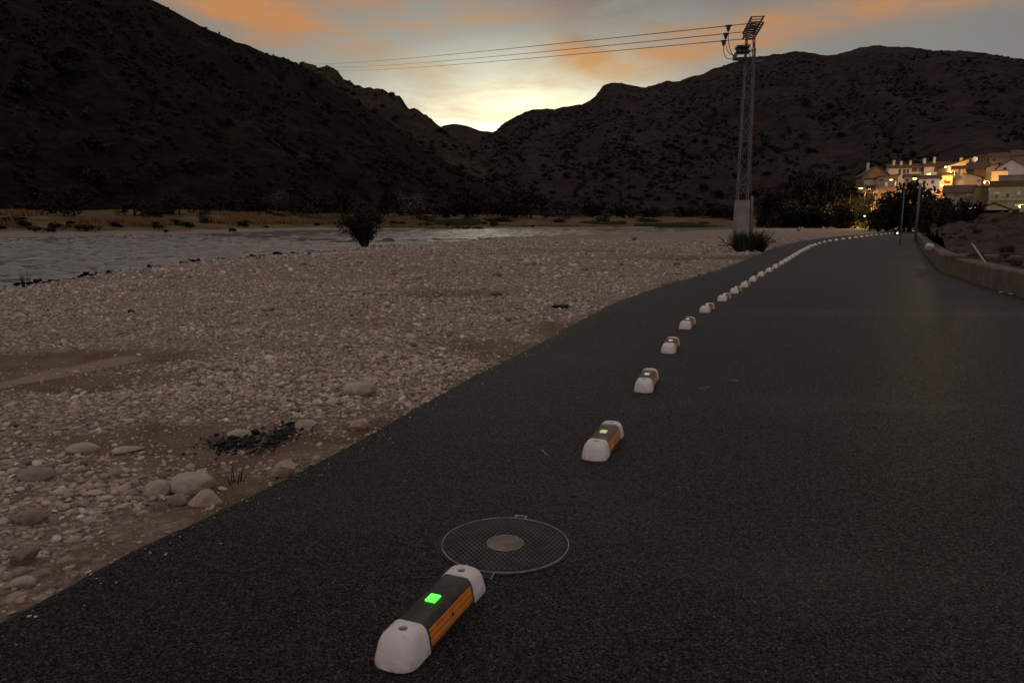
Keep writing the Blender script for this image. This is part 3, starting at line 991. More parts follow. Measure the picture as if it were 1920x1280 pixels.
# black bitumen crumbs spilled on the gravel: two clusters
def spill(px, py, rx, ry, n, seed, label):
    g = G(px, py, -.07)
    r = np.random.RandomState(seed)
    a = r.uniform(0, 2 * np.pi, n); q = np.abs(r.normal(0, .55, n)) * (1 + .5 * fbm(np.cos(a) * 2 + seed, np.sin(a) * 2, 3, seed))
    x = g.x + np.cos(a) * q * rx + r.normal(0, rx * .3, n); y = g.y + np.sin(a) * q * ry + r.normal(0, ry * .3, n)
    z = ground_z(x, y) + r.uniform(.0, .022, n)
    o = link('bitumen_crumbs', mesh_np('bitumen_crumbs', *scatter_rocks(np.stack([x, y, z], 1), np.exp(r.normal(-3.9, .5, n)), 1, seed)), M['black'])
    tag(o, label, 'bitumen', kind='stuff')
spill(440, 828, .23, .26, 420, 5, 'black bitumen crumbs spilled over cobbles, the wider left patch')
spill(527, 815, .12, .34, 320, 6, 'black bitumen crumbs spilled over cobbles, the taller right patch')

# ---------------------------------------------------------------- lane delineators
L2, W2, HH, IA = .352, .0875, .110, .196                     # half length, half width, height, start of the end caps

def half_width(z):
    """side profile of the delineator"""
    return np.interp(z, [0, .010, .03, .070, .085, .096, .104, .109, HH], [W2, W2, W2 - .003, .0775, .0725, .066, .057, .047, .034])

ZS = [0, .010, .03, .05, .070, .078, .085, .091, .096, .100, .104, .107, .109, HH]

def cap_mesh(sgn):
    bm = bmesh.new()
    rings = []
    for z in ZS:
        w = float(half_width(z))
        ye = L2 - float(np.interp(z, [0, .010, .070, .085, .096, .104, .109, HH], [0, .001, .019, .028, .039, .049, .057, .068]))
        r = float(np.interp(z, [0, .085, HH], [.062, .052, .033]))
        pts = [(w, IA)]
        for k in range(9):
            a = k / 8 * math.pi / 2
            pts.append((w - r + r * math.cos(a), ye - r + r * math.sin(a)))
        pts.append((0, ye + .003))
        full = pts + [(-x, y) for x, y in pts[-2::-1]]
        rings.append([bm.verts.new((x * sgn * -1 if False else x, y * sgn, z)) for x, y in full])
    for a, b in zip(rings[:-1], rings[1:]):
        for i in range(len(a) - 1):
            bm.faces.new((a[i], a[i + 1], b[i + 1], b[i]))
    # inner face of the cap (towards the body)
    ir = [q[0] for q in rings] + [q[-1] for q in rings[::-1]]
    bm.faces.new(ir)
    # top with a round bolt recess
    hc = (0, (IA + .050) * sgn)
    hr = .0185
    hole = [bm.verts.new((hc[0] + hr * math.cos(k / 20 * 2 * math.pi), hc[1] + hr * math.sin(k / 20 * 2 * math.pi), HH)) for k in range(20)]
    tr = rings[-1]
    ed = []
    for i in range(len(tr)):
        e = bm.edges.get((tr[i], tr[(i + 1) % len(tr)])) or bm.edges.new((tr[i], tr[(i + 1) % len(tr)]))
        ed.append(e)
    for k in range(20):
        ed.append(bm.edges.new((hole[k], hole[(k + 1) % 20])))
    bmesh.ops.triangle_fill(bm, use_beauty=True, use_dissolve=False, edges=ed)
    low = [bm.verts.new((v.co.x, v.co.y, HH - .022)) for v in hole]
    for k in range(20):
        bm.faces.new((hole[k], hole[(k + 1) % 20], low[(k + 1) % 20], low[k]))
    bmesh.ops.recalc_face_normals(bm, faces=bm.faces)
    me = bpy.data.meshes.new('end_cap'); bm.to_mesh(me); bm.free()
    me.polygons.foreach_set('use_smooth', [True] * len(me.polygons))
    me.set_sharp_from_angle(angle=math.radians(38))
    # washer at the bottom of the recess
    mb = MB()
    mb.add([(hc[0] + hr * .99 * math.cos(k / 20 * 6.28318), hc[1] + hr * .99 * math.sin(k / 20 * 6.28318), HH - .010) for k in range(20)], [tuple(range(20))])
    return me, mb.mesh('bolt_recess')

def body_mesh():
    bm = bmesh.new()
    k = .004
    prof = [(float(half_width(z)) - k - (.0 if z < .01 else 0), z if z < HH - .001 else HH - k) for z in ZS]
    # recess on both sides for the reflector panel
    pr = prof + [(-w, z) for w, z in prof[::-1]]
    a = [bm.verts.new((w, -IA, z)) for w, z in pr]
    b = [bm.verts.new((w, IA, z)) for w, z in pr]
    for i in range(len(pr) - 1):
        bm.faces.new((a[i], a[i + 1], b[i + 1], b[i]))
    bmesh.ops.recalc_face_normals(bm, faces=bm.faces)
    me = bpy.data.meshes.new('body'); bm.to_mesh(me); bm.free()
    me.polygons.foreach_set('use_smooth', [True] * len(me.polygons))
    me.set_sharp_from_angle(angle=math.radians(30))
    return me

def side_pt(y, z, off):
    return Vector((float(half_width(z)) - .004 + off, y, z))

def reflector_mesh(sx):
    """orange strip of three lengthwise ridges on the side of the body"""
    bm = bmesh.new()
    zs = [.018, .019, .036, .039, .042, .058, .061, .064, .080, .081]
    of = [-.001, .0035, .0035, .001, .0035, .0035, .001, .0035, .0035, -.001]
    y0, y1 = -IA + .016, IA - .016
    A = [bm.verts.new(((side_pt(y0, z, o).x) * sx, y0, z)) for z, o in zip(zs, of)]
    B = [bm.verts.new(((side_pt(y1, z, o).x) * sx, y1, z)) for z, o in zip(zs, of)]
    for i in range(len(zs) - 1):
        bm.faces.new((A[i], A[i + 1], B[i + 1], B[i]))
    bm.faces.new(A); bm.faces.new(B)
    bmesh.ops.recalc_face_normals(bm, faces=bm.faces)
    me = bpy.data.meshes.new('reflector'); bm.to_mesh(me); bm.free()
    return me

def emblem_mesh():
    """small dark mark like an open letter A at the middle of the strip"""
    mb = MB()
    for (ya, za, yb, zb) in ((-.011, .042, .000, .062), (.000, .062, .011, .042), (-.006, .049, .006, .049)):
        mb.bar(side_pt(ya, za, .0045), side_pt(yb, zb, .0045), .0036, .0036)
    return mb.mesh('emblem')

def tile_mesh():
    mb = MB()
    bm = bmesh.new()
    bmesh.ops.create_cube(bm, size=1)
    for v in bm.verts:
        v.co = Vector((v.co.x * .046, v.co.y * .056, v.co.z * .010))
    bmesh.ops.bevel(bm, geom=list(bm.edges), offset=.0022, segments=1, affect='EDGES')
    me = bpy.data.meshes.new('glow_tile'); bm.to_mesh(me); bm.free()
    return me

CAPS = [cap_mesh(-1), cap_mesh(1)]
for c, h in CAPS:
    c.materials.append(M['white_rubber']); h.materials.append(M['hole'])
BODY = [body_mesh(), body_mesh()]
BODY[0].materials.append(M['black_rubber']); BODY[1].materials.append(M['dusty_rubber'])
REF = [reflector_mesh(1), reflector_mesh(-1)]
for r_ in REF:
    r_.materials.append(M['orange'])
TILE = [tile_mesh(), tile_mesh()]
TILE[0].materials.append(M['green_glow']); TILE[1].materials.append(M['yellow_glow'])
EMB = emblem_mesh(); EMB.materials.append(M['steel_dark'])

def delineator(label, kind):
    t = thing('lane_delineator', label, 'lane delineator', group='white ended delineators along the road')
    link('body', BODY[kind], None, t)
    for me, hole in CAPS:
        c = link('end_cap', me, None, t)
        link('bolt_recess', hole, None, c)
    rr = link('reflector', REF[0], None, t)
    link('emblem', EMB, None, rr)
    link('reflector', REF[1], None, t)
    link('glow_tile', TILE[kind], None, t, (0, -.012, HH + .0005))
    return t

# row: base of the near end of each, in the photograph, laid on the road
ROW = [(730, 1257), (1112, 864), (1203, 736), (1251, 663), (1282, 617.5), (1319, 586.5), (1353, 565), (1375, 550.5), (1394, 539), (1410, 528), (1425, 518.6), (1440, 510.4), (1453, 503), (1464, 496.5)]
FARROW = [(1475, 489.5), (1500, 473.5), (1520, 463), (1540, 456), (1560, 451.5), (1600, 446.3), (1640, 441.3), (1684, 436.3)]
pts = [G(x, y) for x, y in ROW]
far = [pts[-1]] + [G(x, y) for x, y in FARROW]
step = 1.75
nfar = 0
acc = 0.0
for a, b in zip(far[:-1], far[1:]):
    Ls = (b - a).length
    s = step - acc
    while s <= Ls:
        pts.append(a.lerp(b, s / Ls)); nfar += 1; step = 1.75 if nfar < 12 else 3.0; s += step
    acc = Ls - (s - step)
ORD = ['nearest', 'second nearest', 'third nearest', 'fourth nearest', 'fifth nearest', 'sixth nearest', 'seventh nearest', 'eighth nearest', 'ninth nearest', 'tenth nearest', 'eleventh nearest', 'twelfth nearest', 'thirteenth nearest', 'fourteenth nearest', 'fifteenth nearest', 'sixteenth nearest']
protos = [None, None]
for i, p in enumerate(pts):
    q = pts[min(i + 1, len(pts) - 1)]; o_ = pts[max(i - 1, 0)]
    d = (q - p) if i < 8 else (q - o_)
    if i == 0:
        d = G(878, 1100) - G(730, 1257)
    d.normalize()
    if i == 0:
        lab = 'large white and black lane delineator with bright green tile, touching the manhole cover'
    elif i < 16:
        lab = 'white ended lane delineator with dusty body and pale tile, %s in the row' % ORD[i]
    else:
        lab = 'small distant white lane delineator in the curving far end of the row'
    k = 0 if i == 0 else 1
    if protos[k] is None:
        protos[k] = t = delineator(lab, k)
    else:
        t = copy_tree(protos[k], None, lab)
    c = p + d * (L2 - .004)
    t.location = (c.x, c.y, .001)
    t.rotation_euler = (0, 0, math.atan2(-d.x, d.y) + R.gauss(0, .015))

# ---------------------------------------------------------------- manhole cover
MC = G(947.5, 1019.5)
RAD = (G(1069, 1020) - G(826, 1020)).length / 2
def ring(r0, r1, z0, z1, n=64, gaps=()):
    mb = MB()
    vs, fs = [], []
    for k in range(n):
        a = 2 * math.pi * k / n
        c, s = math.cos(a), math.sin(a)
        vs += [(r0 * c, r0 * s, z1), (r1 * c, r1 * s, z1), (r1 * c, r1 * s, z0), (r0 * c, r0 * s, z0)]
    for k in range(n):
        a0 = 2 * math.pi * (k + .5) / n
        if any(lo < a0 < hi for lo, hi in gaps):
            continue
        i, j = k * 4, ((k + 1) % n) * 4
        fs += [(i, i + 1, j + 1, j), (i + 1, i + 2, j + 2, j + 1), (i + 3, i, j, j + 3)]
    return mb.add(vs, fs)
def disc(r, z, n=64):
    return MB().add([(r * math.cos(2 * math.pi * k / n), r * math.sin(2 * math.pi * k / n), z) for k in range(n)], [tuple(range(n))])
mh = thing('manhole_cover', 'round studded iron manhole cover with dusty centre in the asphalt', 'manhole cover', (MC.x, MC.y, 0))
ring(RAD - .0060, RAD + .007, -.01, .0035, 72).build('frame', M['iron'], mh)
ring(RAD - .0105, RAD - .0065, -.01, .0085, 96).build('rim', M['iron_bright'], mh)
disc(RAD - .012, .0045, 72).build('cover_plate', M['iron'], mh)
ring(.088, .0925, 0, .0085, 48).build('centre_ring', M['iron_bright'], mh)
dome = MB()
rings_ = [(.087, .0052), (.07, .0075), (.04, .009), (.001, .0095)]
vs = []
for r_, z_ in rings_:
    vs += [(r_ * math.cos(2 * math.pi * k / 32), r_ * math.sin(2 * math.pi * k / 32), z_) for k in range(32)]
fs = [(i * 32 + k, i * 32 + (k + 1) % 32, (i + 1) * 32 + (k + 1) % 32, (i + 1) * 32 + k) for i in range(3) for k in range(32)]
dome.add(vs, fs).build('centre_infill', M['dusty'], mh, smooth=True)
studs = MB()
st = .0255
kmax = int(RAD / st) + 1
for i in range(-kmax, kmax + 1):
    for j in range(-kmax, kmax + 1):
        x, y = (i + .5 * (j % 2)) * st, j * st * .9
        r_ = math.hypot(x, y)
        if .103 < r_ < RAD - .03:
            w, h = .0075, .0048
            n0 = len(studs.v)
            studs.v += [(x - w, y - w, .0042), (x + w, y - w, .0042), (x + w, y + w, .0042), (x - w, y + w, .0042),
                        (x - h, y - h, .0105), (x + h, y - h, .0105), (x + h, y + h, .0105), (x - h, y + h, .0105)]
            studs.f += [tuple(n0 + q for q in f_) for f_ in ((4, 5, 6, 7), (0, 1, 5, 4), (1, 2, 6, 5), (2, 3, 7, 6), (3, 0, 4, 7))]
so = studs.build('tread_studs', M['iron_worn'], mh); so['kind'] = 'stuff'
# lifting lug at the far side, hinge pocket at the near side
def bracket(px, py, parts, name):
    c = G(px, py) - MC
    ang = math.atan2(c.y, c.x)
    Mx = Matrix.Rotation(ang - math.pi / 2, 4, 'Z')
    mb = MB()
    for a, b in parts:
        mb.box(a, b, Mx)
    return mb
bracket(979, 967, [((-.032, RAD - .004, 0), (-.024, RAD + .032, .009)), ((.022, RAD - .004, 0), (.030, RAD + .032, .009)), ((-.024, RAD + .024, .0005), (.022, RAD + .032, .0085))], 'lug').build('lifting_lug', M['iron_bright'], mh)
bracket(915, 1073, [((-.034, RAD - .006, 0), (-.029, RAD + .055, .008)), ((.036, RAD - .006, 0), (.041, RAD + .055, .008))], 'hinge').build('hinge_pocket', M['iron_bright'], mh)

bracket(915, 1073, [((-.028, RAD + .012, .0008), (.035, RAD + .050, .0055))], 'x').build('hinge_block', M['iron'], mh)

# small litter on the asphalt, and chalk marks built as thin flat chips
tw = MB().tube([G(1016, 842, .006), G(1021, 848, .012), G(1026, 852, .006)], [.003, .0035, .002], 6)
tag(tw.build('twig', M['pale_wood'], smooth=True), 'short pale twig lying on the asphalt by the second delineator', 'twig')
rd = MB().tube([G(694, 1236, .004), G(699, 1234, .010), G(705, 1238, .006)], [.007, .009, .006], 7)
tag(rd.build('plastic_fragment', M['red'], smooth=True), 'tiny red plastic fragment at the foot of the nearest delineator', 'litter')
for px_, py_, lab in ((1375, 712, 'faint white chalk scratches on the open asphalt'), (1322, 727, 'smaller pale smear left of the chalk scratches on the asphalt')):
    g = G(px_, py_)
    mb = MB()
    for k in range(7):
        x, y, a = g.x + R.uniform(-.05, .05), g.y + R.uniform(-.05, .05), R.uniform(0, 6)
        w, h = R.uniform(.012, .03), R.uniform(.004, .008)
        mb.box((-w, -h, 0), (w, h, R.uniform(.002, .004)), Matrix.Translation((x, y, .0005 + k * .0002)) @ Matrix.Rotation(a, 4, 'Z'))
    tag(mb.build('pale_bits', M['dusty']), lab, 'litter')

# ---------------------------------------------------------------- pylon with its crossarm, switchgear and cables
PD = G(1393, 456).y + .6
PB = G(1393, 456)
pyl = thing('power_pylon', 'tall galvanised lattice pylon on a concrete block with crossarm and three cables', 'pylon', (PB.x, PD, -.05), -.10)
hb = .96 / 2
ZB = 2.85
blk = MB()
blk.add([(-hb, -hb, -.5), (hb, -hb, -.5), (hb, hb, -.5), (-hb, hb, -.5), (-hb * .86, -hb * .86, ZB), (hb * .86, -hb * .86, ZB), (hb * .86, hb * .86, ZB), (-hb * .86, hb * .86, ZB)],
        [(0, 3, 2, 1), (4, 5, 6, 7), (0, 1, 5, 4), (1, 2, 6, 5), (2, 3, 7, 6), (3, 0, 4, 7)])
blk.build('concrete_block', M['concrete'], pyl)
ZT = P(1410, 52, PD).z + .05
def half(z):
    return float(np.interp(z, [ZB, 11.8, ZT], [.33, .255, .23]))
for sx in (-1, 1):
    for sy in (-1, 1):
        mb = MB()
        zs = [ZB - .05, 7, 11.8, ZT]
        for a, b in zip(zs[:-1], zs[1:]):
            mb.bar((sx * half(a), sy * half(a), a), (sx * half(b), sy * half(b), b), .056)
        mb.build('leg', M['galv'], pyl)
lev = [ZB + .1]
while lev[-1] < ZT - .4:
    lev.append(lev[-1] + (.92 if lev[-1] < 9 else .72))
lev[-1] = ZT - .04
faces4 = [((-1, -1), (1, -1)), ((1, -1), (1, 1)), ((1, 1), (-1, 1)), ((-1, 1), (-1, -1))]
for k, (a, b) in enumerate(zip(lev[:-1], lev[1:])):
    for fi, ((ax, ay), (bx, by)) in enumerate(faces4):
        ha, hb_ = half(a), half(b)
        p, q = ((ax * ha, ay * ha, a), (bx * hb_, by * hb_, b)) if (k + fi) % 2 else ((bx * ha, by * ha, a), (ax * hb_, ay * hb_, b))
        MB().bar(p, q, .028).build('brace', M['galv'], pyl)
        if b > 8.5 or k % 3 == 0:
            MB().bar((ax * hb_, ay * hb_, b), (bx * hb_, by * hb_, b), .028).build('cross_strut', M['galv'], pyl)
# crossarm: a lattice box running mostly away from the viewer
minv = Matrix.Rotation(.10, 4, 'Z') @ Matrix.Translation((-PB.x, -PD, .05))
n0 = P(1420, 46, 48.2); f0 = P(1403, 71, 52.4)
zc = (n0.z + f0.z) / 2
n0.z = f0.z = zc
ax_ = (f0 - n0).normalized(); side = Vector((-ax_.y, ax_.x, 0))           # side points to the viewer's left
if side.x > 0:
    side = -side
arm = MB(); armpts = {}
for s_ in (-1, 1):
    for h_ in (0, .36):
        a = minv @ (n0 + side * .36 * s_ + Vector((0, 0, h_))); b = minv @ (f0 + side * .36 * s_ + Vector((0, 0, h_)))
        MB().bar(a, b, .085).build('crossarm_chord', M['steel_dark'], pyl)
Lc = (f0 - n0).length
for k in range(8):
    c = n0 + ax_ * (Lc * k / 7)
    for h_ in (0, .36):
        MB().bar(minv @ (c + side * .36 + Vector((0, 0, h_))), minv @ (c - side * .36 + Vector((0, 0, h_))), .05).build('crossarm_strut', M['steel_dark'], pyl)
    if k < 7:
        d = n0 + ax_ * (Lc * (k + 1) / 7)
        MB().bar(minv @ (c + side * .36), minv @ (d - side * .36), .045).build('crossarm_brace', M['steel_dark'], pyl)
        MB().bar(minv @ (c + side * .36), minv @ (d + side * .36 + Vector((0, 0, .36))), .045).build('crossarm_brace', M['steel_dark'], pyl)
# cables: insulator string, clamp with bell, jumper to the switchgear, then far away over the hill
gear = P(1392, 99, PD - .2)
gear_l = minv @ gear
for (fr, tx, ex, ey, jy) in ((.02, 1366, 548, 119.5, .30), (.5, 1361, 600, 124.5, .0), (.98, 1357, 606, 130.5, -.30)):
    A = n0 + ax_ * (Lc * fr) + side * .36
    E = P(ex, ey, 430)
    # where the line reaches the clamp column of the photograph
    lo, hi = 0.0, .3
    for _ in range(40):
        t = (lo + hi) / 2
        q = A.lerp(E, t)
        if screen_x(q.x, q.y, q.z) > tx:
            lo = t
        else:
            hi = t
    tc_ = lo
    def wire(t):
        q = A.lerp(E, t)
        q.z -= 4 * t * (1 - t) * 1.15
        return q
    sc_ = MB().tube([minv @ wire(t) for t in np.linspace(0, tc_ * .93, 5)], .026, 6)
    sc_.build('insulator_string', M['steel_dark'], pyl)
    ln = MB().tube([wire(t) for t in np.concatenate([np.linspace(tc_, .3, 24), np.linspace(.32, 1, 12)])], .030, 5)
    lo_ = ln.build('power_cable', M['cable'], smooth=True)
    tag(lo_, {.02: 'uppermost of the three cables running from the pylon over the left hill', .5: 'middle of the three cables running from the pylon over the left hill', .98: 'lowest of the three cables running from the pylon over the left hill'}[fr], 'cable', 'power cables over the river')
    C = wire(tc_)
    dd = (wire(tc_ * 1.02) - wire(tc_ * .98)).normalized()
    cl = MB().bar(minv @ (C - dd * .28), minv @ (C + dd * .28), .13, .10).build('clamp', M['porcelain'], pyl)
    MB().tube([minv @ (C - Vector((0, 0, .05))), minv @ (C - Vector((0, 0, .20))), minv @ (C - Vector((0, 0, .21))), minv @ (C - Vector((0, 0, .34)))], [.14, .12, .10, .075], 10).build('bell', M['porcelain'], cl)
    # jumper
    S = C - Vector((0, 0, .34))
    e = gear + Vector((-.42, jy, -.12 - .0 * jy))
    jp = []
    for k in range(15):
        u = k / 14
        w = (1 - u)
        c1 = S + Vector((0.0, 0, -1.5 if jy < 0 else (-1.15 if jy == 0 else -.9)))
        c2 = Vector((S.x * .55 + e.x * .45, e.y, e.z - (.10 if jy < .1 else .0)))
        jp.append(minv @ (S * w ** 3 + c1 * 3 * u * w * w + c2 * 3 * u * u * w + e * u ** 3))
    MB().tube(jp, .024, 6).build('jumper_cable', M['rust'], pyl, smooth=True)
sg = MB()
sg.box((gear_l.x - .42, gear_l.y - .5, gear_l.z - .02), (gear_l.x + .45, gear_l.y + .5, gear_l.z + .05))
sg.box((gear_l.x - .40, gear_l.y - .45, gear_l.z + .27), (gear_l.x + .40, gear_l.y + .45, gear_l.z + .33))
swf = sg.build('switch_frame', M['steel_dark'], pyl)
for y in (-.35, 0, .35):
    for x in (-.28, .02, .26):
        c = gear_l + Vector((x, y, 0))
        MB().tube([c + Vector((0, 0, .05)), c + Vector((0, 0, .10)), c + Vector((0, 0, .11)), c + Vector((0, 0, .19)), c + Vector((0, 0, .20)), c + Vector((0, 0, .27))], [.09, .06, .09, .06, .09, .05], 8).build('insulator', M['porcelain'], swf)
    c = gear_l + Vector((0, y, 0))
    MB().bar(c + Vector((-.45, 0, .36)), c + Vector((.38, 0, .40)), .045).build('switch_blade', M['steel_dark'], swf)
    MB().tube([c + Vector((-.45, 0, -.06)), c + Vector((-.45, 0, -.34))], .05, 8).build('cable_end', M['galv'], swf)
tray = MB()
tray.box((gear_l.x - .50, gear_l.y - .5, gear_l.z - .40), (gear_l.x + .30, gear_l.y + .5, gear_l.z - .36))
tray.bar(gear_l + Vector((-.48, -.48, -.02)), gear_l + Vector((-.48, -.48, -.38)), .05)
tray.bar(gear_l + Vector((-.48, .48, -.02)), gear_l + Vector((-.48, .48, -.38)), .05)
tray.bar(gear_l + Vector((-.5, -.48, -.20)), gear_l + Vector((.3, -.48, -.20)), .04)
tray.build('arrester_tray', M['galv'], pyl)
MB().box((gear_l.x + .95, -.2, 11.55), (gear_l.x + 1.35, .1, 11.68)).build('bracket', M['galv'], pyl)
# cable up the leg and its steel duct beside the block
ct = MB().tube([(.52, -.25, 3.3), (.40, -.25, 5), (.34, -.25, 9), (.31, -.2, 12.4)], .035, 6)
ct.build('riser_cable', M['rust'], pyl)
MB().tube([(.58, -.28, -.2), (.54, -.28, 3.15)], .075, 10).build('cable_duct', M['galv'], pyl, smooth=True)
MB().tube([(.70, -.10, -.2), (.66, -.10, 3.05)], .05, 8).build('cable_duct', M['rust'], pyl, smooth=True)

# ---------------------------------------------------------------- retaining wall and earth terrace on the right
WALL_L = [Vector(p) for p in re_]
def along(poly, s):
    for a, b in zip(poly[:-1], poly[1:]):
        L = (b - a).length
        if s <= L:
            return a.lerp(b, s / L), (b - a).normalized()
        s -= L
    return Vector(poly[-1]), (poly[-1] - poly[-2]).normalized()
Ltot = sum((b - a).length for a, b in zip(WALL_L[:-1], WALL_L[1:]))
AWAY = Vector((.9, -.43, 0)).normalized()
wl = thing('retaining_wall', 'low rough concrete retaining wall along the right edge of the road', 'wall', (0, 0, 0))
s = 0.0
sl = 0
LP = [0.0]
acc_ = 0
for a, b in zip(WALL_L[:-1], WALL_L[1:]):
    acc_ += (b - a).length
    LP.append(acc_)
marks = [0, LP[1], LP[3], LP[4]]
x_ = LP[4]
while x_ < Ltot - 5:
    x_ += 4.5
    marks.append(x_)
marks[-1] = Ltot
for s0, s1 in zip(marks[:-1], marks[1:]):
    n = max(4, int((s1 - s0) / .35))
    th = .42
    vs, fs = [], []
    hgt = .47 + R.uniform(-.02, .03)
    for k in range(n + 1):
        ss = s0 + .015 + (s1 - s0 - .03) * k / n
        p, d = along(WALL_L, ss)
        nn = AWAY
        j = lambda a: R.uniform(-a, a)
        p0 = p + nn * .004
        prof = [(p0 + nn * j(.008), -.15), (p0 + nn * (.012 + j(.012)), .18), (p0 + nn * (.02 + j(.012)), hgt - .04 + j(.012)), (p0 + nn * (.055 + j(.01)), hgt + j(.012)), (p0 + nn * th, hgt + j(.015)), (p0 + nn * th, -.15)]
        vs += [(q.x, q.y, z) for q, z in prof]
    m_ = 6
    for k in range(n):
        for i in range(m_ - 1):
            fs.append((k * m_ + i, k * m_ + i + 1, (k + 1) * m_ + i + 1, (k + 1) * m_ + i))
    fs += [tuple(range(m_))[::-1], tuple(n * m_ + i for i in range(m_))]
    MB().add(vs, fs).build('wall_section', M['wall_stone'], wl)
# terrace
ds = [.40, .6, .9, 1.3, 1.8, 2.4, 3.1, 4, 5, 6.2, 7.6, 9.2, 11, 13.5, 17, 22, 30, 45]
ss = np.arange(0, Ltot, .45)
tv = []
for s in ss:
    p, d = along(WALL_L, s)
    for q in ds:
        tv.append((p.x + AWAY.x * q, p.y + AWAY.y * q, q))
tv = np.array(tv)
heap = np.zeros(len(tv))
for px, py, dep, rx, ry, h in ((1850, 450, 33, 3.0, 2.5, 1.0), (1800, 455, 31, 1.6, 1.5, .55), (1905, 445, 36, 4.0, 3, 1.2), (1760, 455, 42, 2.2, 2.5, .6), (1960, 440, 30, 4, 3, 1.3)):
    c = P(px, py, dep)
    heap = np.maximum(heap, h * np.exp(-(((tv[:, 0] - c.x) / rx) ** 2 + ((tv[:, 1] - c.y) / ry) ** 2)))
tz = .43 + heap * (1 + 1.1 * fbm(tv[:, 0] * .9, tv[:, 1] * .9, 4, 12)) + .02 * tv[:, 2] + (.10 * np.clip(tv[:, 2] - .5, 0, 1)) * (fbm(tv[:, 0] * 1.4, tv[:, 1] * 1.4, 4, 8) + .1)
ii = np.arange(len(tv)).reshape(len(ss), len(ds))
q = np.stack([ii[:-1, :-1], ii[1:, :-1], ii[1:, 1:], ii[:-1, 1:]], -1).reshape(-1, 4)
tme = mesh_np('earth_terrace', np.stack([tv[:, 0], tv[:, 1], tz], 1), q)
if sum(p.normal.z for p in tme.polygons) < 0:
    tme.flip_normals()
terr = link('earth_terrace', tme, M['earth'])
tag(terr, 'loose brown earth terrace heaped behind the retaining wall', kind='structure')
from mathutils.bvhtree import BVHTree
dg = bpy.context.evaluated_depsgraph_get()
TB = BVHTree.FromPolygons([v.co[:] for v in tme.vertices], [list(p.vertices) for p in tme.polygons])
def terr_z(x, y):
    h = TB.ray_cast(Vector((x, y, 20)), Vector((0, 0, -1)))
    return h[0].z if h[0] else float(ground_z(np.array([x]), np.array([y]))[0])
def on_terrace(px, py):
    """point where the view ray meets the terrace"""
    h = TB.ray_cast(Vector((0, 0, CH)), ray(px, py).normalized())
    return h[0] or G(px, py, .45)
# rubble on the terrace
rp, rs = [], []
for k in range(1500):
    s = R.uniform(0, Ltot); p, d = along(WALL_L, s)
    q = abs(R.gauss(0, 4)) + .5
    x, y = p.x + AWAY.x * q, p.y + AWAY.y * q
    z = terr_z(x, y)
    rp.append((x, y, z)); rs.append(min(.6, R.lognormvariate(math.log(.17), .6)))
rub = link('rubble', mesh_np('rubble', *scatter_rocks(np.array(rp), np.array(rs), 1, 77, .4, .9), False), M['earth'])
tag(rub, 'lumps of earth and rubble on the terrace behind the wall', kind='stuff')
# planks, pipe, bag
def plank(pa, pb, w, h, label, m_='pale_wood'):
    a, b = on_terrace(*pa), on_terrace(*pb)
    a.z += h * .6 + .02; b.z = a.z
    o = MB().bar(a, b, w, h).build('plank', M[m_])
    return tag(o, label, 'plank', 'boards lying on the terrace')
plank((1774, 481), (1925, 485), .30, .07, 'long pale board lying across the terrace behind the wall corner', 'dusty')
plank((1772, 485), (1905, 491), .09, .06, 'narrow dark batten in front of the long pale board', 'wood')
a, b = on_terrace(1850, 496), P(1823, 457, on_terrace(1850, 496).y + 2.5)
tag(MB().tube([a, b], .022, 8).build('pole', M['pale_wood'], smooth=True), 'thin pale pole leaning out of the earth behind the wall', 'pole')
def lump(name, p, sx, sy, sz, m_, seed, label, cat):
    v, f = rock_shape(3, seed)
    o = link(name, mesh_np(name, v * np.array([sx, sy, sz]), f), M[m_])
    o.location = (p.x, p.y, p.z + sz * .7)
    return tag(o, label, cat)
lump('bag', on_terrace(1741, 467), .16, .14, .13, 'white_scrap', 5, 'small crumpled white bag on the wall end below the bushes', 'bag')
M['red_clay'] = mat('red_clay', (.10, .035, .028), (.06, .024, .02), 8, .9)
lump('clay_lump', on_terrace(1898, 491), .2, .15, .09, 'red_clay', 6, 'dark red lump lying on the long board by the right margin', 'debris')
for px, py, lab in ((1878, 549, 'small white scrap at the foot of the wall, left one'), (1896, 552, 'small white scrap at the foot of the wall, right one')):
    p = G(px, py)
    lump('pale_bits', p, .07, .04, .015, 'white_scrap', int(px), lab, 'litter')

# two bare posts at the far right of the road
for px, yb, xt, yt, r_, lab in ((1687, 459, 1694, 358, .042, 'thin bare grey metal post standing at the road edge'), (1716, 452, 1724.5, 344, .085, 'taller thicker grey lamp post beside the wall end')):
    a = G(px, yb)
    h = P(xt, yt, a.y).z
    t = thing('street_post', lab, 'post', (a.x, a.y, 0), group='bare grey posts')
    MB().tube([(0, 0, 0), (0, 0, h * .5), (0, 0, h)], [r_, r_ * .92, r_ * .8], 10).build('pole', M['galv'], t, smooth=True)
    MB().tube([(0, 0, 0), (0, 0, .02)], [r_ * 2.6, r_ * 2.6], 12).build('base_plate', M['galv'], t)
# dark stubby object with a white light at the bend
a = G(1679, 440.5)
t = thing('bend_light', 'dark stubby shape with a small white light at the far bend', 'lamp', (a.x, a.y, 0))
MB().tube([(0, 0, 0), (0, 0, .35), (-.05, 0, .55)], [.16, .20, .12], 8).build('body', M['black'], t)
MB().tube([(.05, -.20, .18), (.05, -.26, .18)], [.075, .085], 10).build('lamp', M['cool_lamp'], t)

